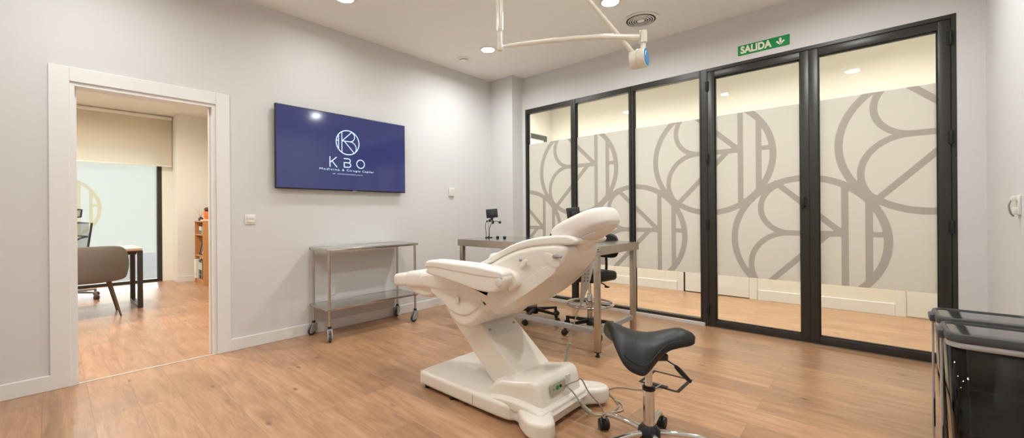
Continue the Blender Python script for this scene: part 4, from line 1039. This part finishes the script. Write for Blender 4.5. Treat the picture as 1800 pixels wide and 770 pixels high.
# tub armchair
t = thing('tub_armchair', 'taupe upholstered tub armchair seen from behind at the desk', 'armchair', (.275, 6.52, 0))
b = B(); rs = []
n = 36
def tubshell(k, z, fl=0): pass
for i in range(n+1):
    a = math.radians(-200+220*i/n)          # wraps behind (towards -y) from arm to arm
    s = (i/n-.5)*2
    rx, ry = .275, .26
    top = .80-.15*abs(s)**3.5; bot = .395+.01*abs(s)**2
    f = max(.0, 1-abs(s)**14)
    cxy = V(rx*math.cos(a), ry*math.sin(a), 0)
    nn = V(math.cos(a)/rx, math.sin(a)/ry, 0).normalized()
    ring = []
    for u, wv in ((0, -1), (.15, -1), (.5, -1), (.85, -1), (1, -.5), (1.0, .5), (.85, 1), (.5, 1), (.15, 1), (0, 1)):
        z = bot+(top-bot)*u; flare = .006+.042*math.sin(PI*min(1, .12+.80*u))-.012*(1-u)**2
        ring.append(cxy+nn*(flare+wv*.026*f)+V(0, 0, z))
    rs.append(ring)
rings(b, rs); o = obj('tub_shell', b, M['taupe'], t, sharp=80); md = o.modifiers.new('round', 'SUBSURF'); md.levels = 1; md.render_levels = 2
b = B(); superel(b, (0, .02, .43), (.25, .25, .055), n1=3, n2=2.6, seg=40, rg=14); obj('seat_cushion', b, M['taupe'], t, sharp=80)
for sx in (-1, 1):
    for sy in (-1, 1):
        b = B(); cyl(b, (sx*.16, sy*.15, .40), (sx*.25, sy*.215, 0), .017, .009, seg=14); obj('leg', b, M['brownm'], t)
# mesh task chair
t = thing('task_chair', 'dark framed mesh office chair with headrest behind the desk', 'office chair', (.15, 8.0, 0), PI)
star_base(t, .32, .10, M['greyp'], .045, .03, M['brownm'], 70)
b = B(); cyl(b, (0, 0, .12), (0, 0, .44), .026, seg=18); obj('gas_column', b, M['brownm'], t)
b = B(); prism(b, rrect(-.25, .25, -.24, .24, .1), .44, .51, .03, axis='z', rs=4); obj('seat', b, M['blackp'], t, sharp=60)
def curved_frame(w, z0, z1, y, r, taper=0, bow=.03):
    w1 = w+taper
    pts = [V(-w, y, z0), V(-w1, y, z1), V(-w1*.5, y-bow*.7, z1+.008), V(0, y-bow, z1+.01), V(w1*.5, y-bow*.7, z1+.008), V(w1, y, z1), V(w, y, z0), V(w*.5, y-bow*.7, z0-.01), V(0, y-bow, z0-.012), V(-w*.5, y-bow*.7, z0-.01)]
    b = B(); tube(b, pts, r, 8, 1, closed=True); return b
bf = obj('back_frame', curved_frame(.19, .60, 1.03, -.28, .013, .05), M['blackp'], t)
b = B(); tube(b, [V(0, -.31, .50), V(0, -.33, .66), V(-.10, -.31, .80), V(-.2, -.29, .84)], .012, 8, 5); tube(b, [V(0, -.33, .66), V(.10, -.31, .80), V(.2, -.29, .84)], .012, 8, 5); tube(b, [V(-.2, -.29, .84), V(0, -.32, .86), V(.2, -.29, .84)], .010, 8, 5); tube(b, [V(0, -.32, .86), V(0, -.34, 1.05), V(0, -.31, 1.12)], .012, 8, 5); tube(b, [V(0, -.31, .50), V(0, -.20, .45), V(0, 0, .44)], .018, 8, 5); obj('back_spine', b, M['blackp'], t)
b = sheet((-.21, -.285, .60), (.21, 0, 1.03), 'y'); obj('mesh_back', b, M['mesh'], bf)
hf = obj('headrest_frame', curved_frame(.13, 1.12, 1.22, -.27, .012, .01, .03), M['blackp'], t)
b = sheet((-.13, -.275, 1.12), (.13, 0, 1.22), 'y'); obj('headrest_mesh', b, M['mesh'], hf)
for s in (-1, 1):
    b = B(); tube(b, [V(s*.24, -.05, .46), V(s*.29, -.03, .50), V(s*.29, 0, .64)], .014, 8, 5); box(b, s*.29-.04, s*.29+.04, -.12, .12, .64, .665, .008, 2); obj('armrest', b, M['blackp'], t)

# bookcase and contents
bx0, bx1, by0, by1, bh = 1.625, 1.93, 7.94, 8.50, 1.04
t = thing('bookcase', 'low oak bookcase against the office side wall', 'bookcase', (bx0, by0, 0))
W_, D_ = by1-by0, bx1-bx0
b = B(); box(b, 0, D_, 0, .02, 0, bh-.02, .001, 1); obj('side_panel', b, M['oak'], t)
b = B(); box(b, 0, D_, W_-.02, W_, 0, bh-.02, .001, 1); obj('side_panel', b, M['oak'], t)
b = B(); box(b, -.002, D_, 0, W_, bh-.02, bh, .001, 1); obj('top_board', b, M['oak'], t)
for z in (.065, .455, .80):
    b = B(); box(b, .004, D_-.01, .02, W_-.02, z, z+.02, .001, 1); obj('shelf', b, M['oak'], t)
b = B(); box(b, D_-.01, D_-.004, .02, W_-.02, 0, bh-.02); obj('back_panel', b, M['oak'], t)
b = B(); box(b, .012, .03, .02, W_-.02, 0, .065, .001, 1); obj('plinth', b, M['oak'], t)
def simple(name, parts, label, cat, loc, group=None, rz=0):
    t = thing(name, label, cat, loc, rz, group)
    for pn, bmx, m in parts: obj(pn, bmx, M[m], t)
    return t
def bxm(*a, bev=.002):
    b = B(); box(b, *a, bev, 1); return b
def binder(loc, m, label, w=.07):
    b2 = B(); cyl(b2, (-.003, w/2, .07), (.004, w/2, .07), .012, seg=14)
    return simple('ring_binder', [('cover', bxm(0, .27, 0, w, 0, .31, bev=.004), m), ('spine_label', bxm(-.0015, .001, .012, w-.012, .15, .27, bev=.0005), 'signw'), ('finger_ring', b2, 'steel')], label, 'binder', loc, 'binders on the bottom bookcase shelf')
zs = .085
binder((bx0-.02, by0+.425, zs), 'signw', 'cream ring binder at the left end of the bottom bookcase shelf', .085)
binder((bx0+.02, by0+.335, zs), 'binder', 'grey ring binder next to the cream one on the bottom shelf')
binder((bx0+.02, by0+.255, zs), 'frame_dark', 'dark ring binder in the middle of the bottom shelf')
binder((bx0+.02, by0+.175, zs), 'binder', 'second grey ring binder right of the dark one')
b = B(); superel(b, (0, 0, .05), (.04, .045, .05), n1=2, n2=2, seg=20, rg=12); superel(b, (-.02, .05, .03), (.03, .03, .03), n1=2, n2=2, seg=18, rg=10)
o = obj('silver_ornament', b, M['chrome'], loc=(bx0+.06, by0+.25, zs+.31)); tag(o, 'silver ornament lying on top of the binders', 'ornament')
def pframe(w, h, loc, tilt, m, label, axis_rz):
    t = thing('photo_frame', label, 'photo frame', loc, axis_rz, 'photo frames on the middle bookcase shelf')
    mt = Matrix.Rotation(math.radians(tilt), 4, 'X')
    b = B()
    for a in ((-w/2, w/2, 0, .012, 0, .022), (-w/2, w/2, 0, .012, h-.022, h), (-w/2, -w/2+.022, 0, .012, .022, h-.022), (w/2-.022, w/2, 0, .012, .022, h-.022)): box(b, *a, .002, 1)
    bmesh.ops.transform(b, matrix=mt, verts=b.verts[:]); obj('moulding', b, M[m], t)
    b = B(); box(b, -w/2+.02, w/2-.02, .004, .009, .02, h-.02); bmesh.ops.transform(b, matrix=mt, verts=b.verts[:]); obj('picture', b, M['photo'], t)
    b = B(); box(b, -.02, .02, .01, .014, .03, h*.8); bmesh.ops.transform(b, matrix=Matrix.Translation((0, .03, 0)) @ Matrix.Rotation(math.radians(-tilt*.2), 4, 'X'), verts=b.verts[:]); obj('easel_back', b, M['frame_dark'], t)
pframe(.24, .28, (bx0+.09, by0+.34, .476), -16, 'frame_dark', 'larger black photo frame on the middle bookcase shelf', math.radians(-62))
pframe(.15, .20, (bx0+.05, by0+.20, .476), -16, 'brownm', 'smaller brown photo frame in front of the black one', math.radians(-62))
for k, (dy, dz, m, lb) in enumerate(((.30, 0, 'binder', 'dark grey small box at the bottom of the little stack on the top shelf'), (.29, .062, 'white', 'white small box on the grey one on the top shelf'), (.17, 0, 'greyp', 'light grey small box beside the stack on the top shelf'))):
    simple('gift_box', [('box_body', bxm(0, .12, 0, .11, 0, .055), m), ('box_lid', bxm(-.003, .123, -.003, .113, .045, .0615), m)], lb, 'box', (bx0+.03, by0+dy, .821+dz), 'small boxes on the top bookcase shelf')
b = B(); lathe(b, [(.001, 0), (.032, 0), (.036, .02), (.034, .045), (.016, .055), (.016, .065), (.001, .065)], seg=22)
b2 = B()
for k in range(6):
    a = k*1.05; cyl(b2, (0, 0, .05), (.07*math.cos(a), .09*math.sin(a), .20), .0018, seg=6)
simple('reed_diffuser', [('bottle', b, 'skin1'), ('reeds', b2, 'reed')], 'brown reed diffuser with thin sticks on the bookcase corner', 'diffuser', (bx0+.06, by0+.43, bh))
o = obj('white_book', bxm(0, .15, 0, .17, 0, .02, bev=.003), M['signw'], loc=(bx0+.01, by0+.04, bh)); tag(o, 'white book lying flat on the near end of the bookcase top', 'book')
b = B(); lathe(b, [(.001, 0), (.035, 0), (.048, .03), (.052, .09), (.046, .13), (.040, .13), (.042, .09), (.001, .06)], seg=24)
simple('orange_vase', [('vase_body', b, 'orange')], 'orange patterned vase standing on the white book', 'vase', (bx0+.085, by0+.10, bh+.021))
b = B(); superel(b, (0, 0, .035), (.05, .055, .035), n1=2, n2=2.2, seg=22, rg=12); b2 = B(); superel(b2, (-.02, .045, .02), (.028, .026, .024), n1=2, n2=2, seg=18, rg=10)
simple('skull_ornament', [('brown_cap', b, 'skin1'), ('pale_face', b2, 'white')], 'brown and white rounded ornament on top of the orange vase', 'ornament', (bx0+.085, by0+.10, bh+.151))
t = thing('leaning_picture', 'thin black framed picture leaning on the wall above the bookcase', 'picture', (bx1-.003, by0+.36, bh))
b = B(); mt = Matrix.Rotation(math.radians(19), 4, 'Y')
for a in ((-.012, 0, -.16, .16, 0, .014), (-.012, 0, -.16, .16, .40, .414), (-.012, 0, -.16, -.146, .014, .40), (-.012, 0, .146, .16, .014, .40)): box(b, *a, .001, 1)
bmesh.ops.transform(b, matrix=Matrix.Translation((-.135, 0, .004)) @ mt, verts=b.verts[:]); obj('moulding', b, M['frame_dark'], t)
b = B(); box(b, -.008, -.004, -.15, .15, .01, .405); bmesh.ops.transform(b, matrix=Matrix.Translation((-.135, 0, .004)) @ mt, verts=b.verts[:]); obj('picture_print', b, M['signw'], t)

# ------------------------------------------------------------------ world, sun
w = bpy.data.worlds.new('sky'); bpy.context.scene.world = w; w.use_nodes = True
nt = w.node_tree; bg = nt.nodes['Background']
sky = nt.nodes.new('ShaderNodeTexSky'); sky.sky_type = 'NISHITA'; sky.sun_disc = False; sky.sun_elevation = math.radians(48); sky.sun_rotation = math.radians(20); sky.air_density = 1.0; sky.dust_density = 3
nt.links.new(sky.outputs[0], bg.inputs[0]); bg.inputs[1].default_value = .45
sl = bpy.data.lights.new('sun', 'SUN'); sl.energy = 1.6; sl.angle = math.radians(1); sl.color = (1, .95, .86)
so = bpy.data.objects.new('sun', sl); C.objects.link(so)
so.rotation_euler = V(-.10, -.86, -.50).normalized().to_track_quat('-Z', 'Y').to_euler()

# ------------------------------------------------------------------ camera
cam = bpy.data.cameras.new('camera'); co = bpy.data.objects.new('camera', cam); C.objects.link(co)
cam.sensor_fit = 'HORIZONTAL'; cam.sensor_width = 36; cam.lens = .95969*750/1800*36
cam.shift_x = (900-885)/1800; cam.shift_y = (375.653-385)/1800; cam.clip_start = .05
ang = math.radians(90-47.8536); roll = -.0075
fw = V(math.cos(ang), math.sin(ang), 0); rgt = V(math.sin(ang), -math.cos(ang), 0); upv = V(0, 0, 1)
r2 = rgt*math.cos(roll)+upv*math.sin(roll); u2 = -rgt*math.sin(roll)+upv*math.cos(roll)
mw = Matrix(((r2.x, u2.x, -fw.x, 0), (r2.y, u2.y, -fw.y, 0), (r2.z, u2.z, -fw.z, 1.12), (0, 0, 0, 1)))
co.matrix_world = mw
sc_ = bpy.context.scene; sc_.camera = co
sc_.view_settings.view_transform = 'Standard'; sc_.view_settings.look = 'None'; sc_.view_settings.gamma = 1
sc_.view_settings.use_curve_mapping = False; sc_.view_settings.exposure = 0
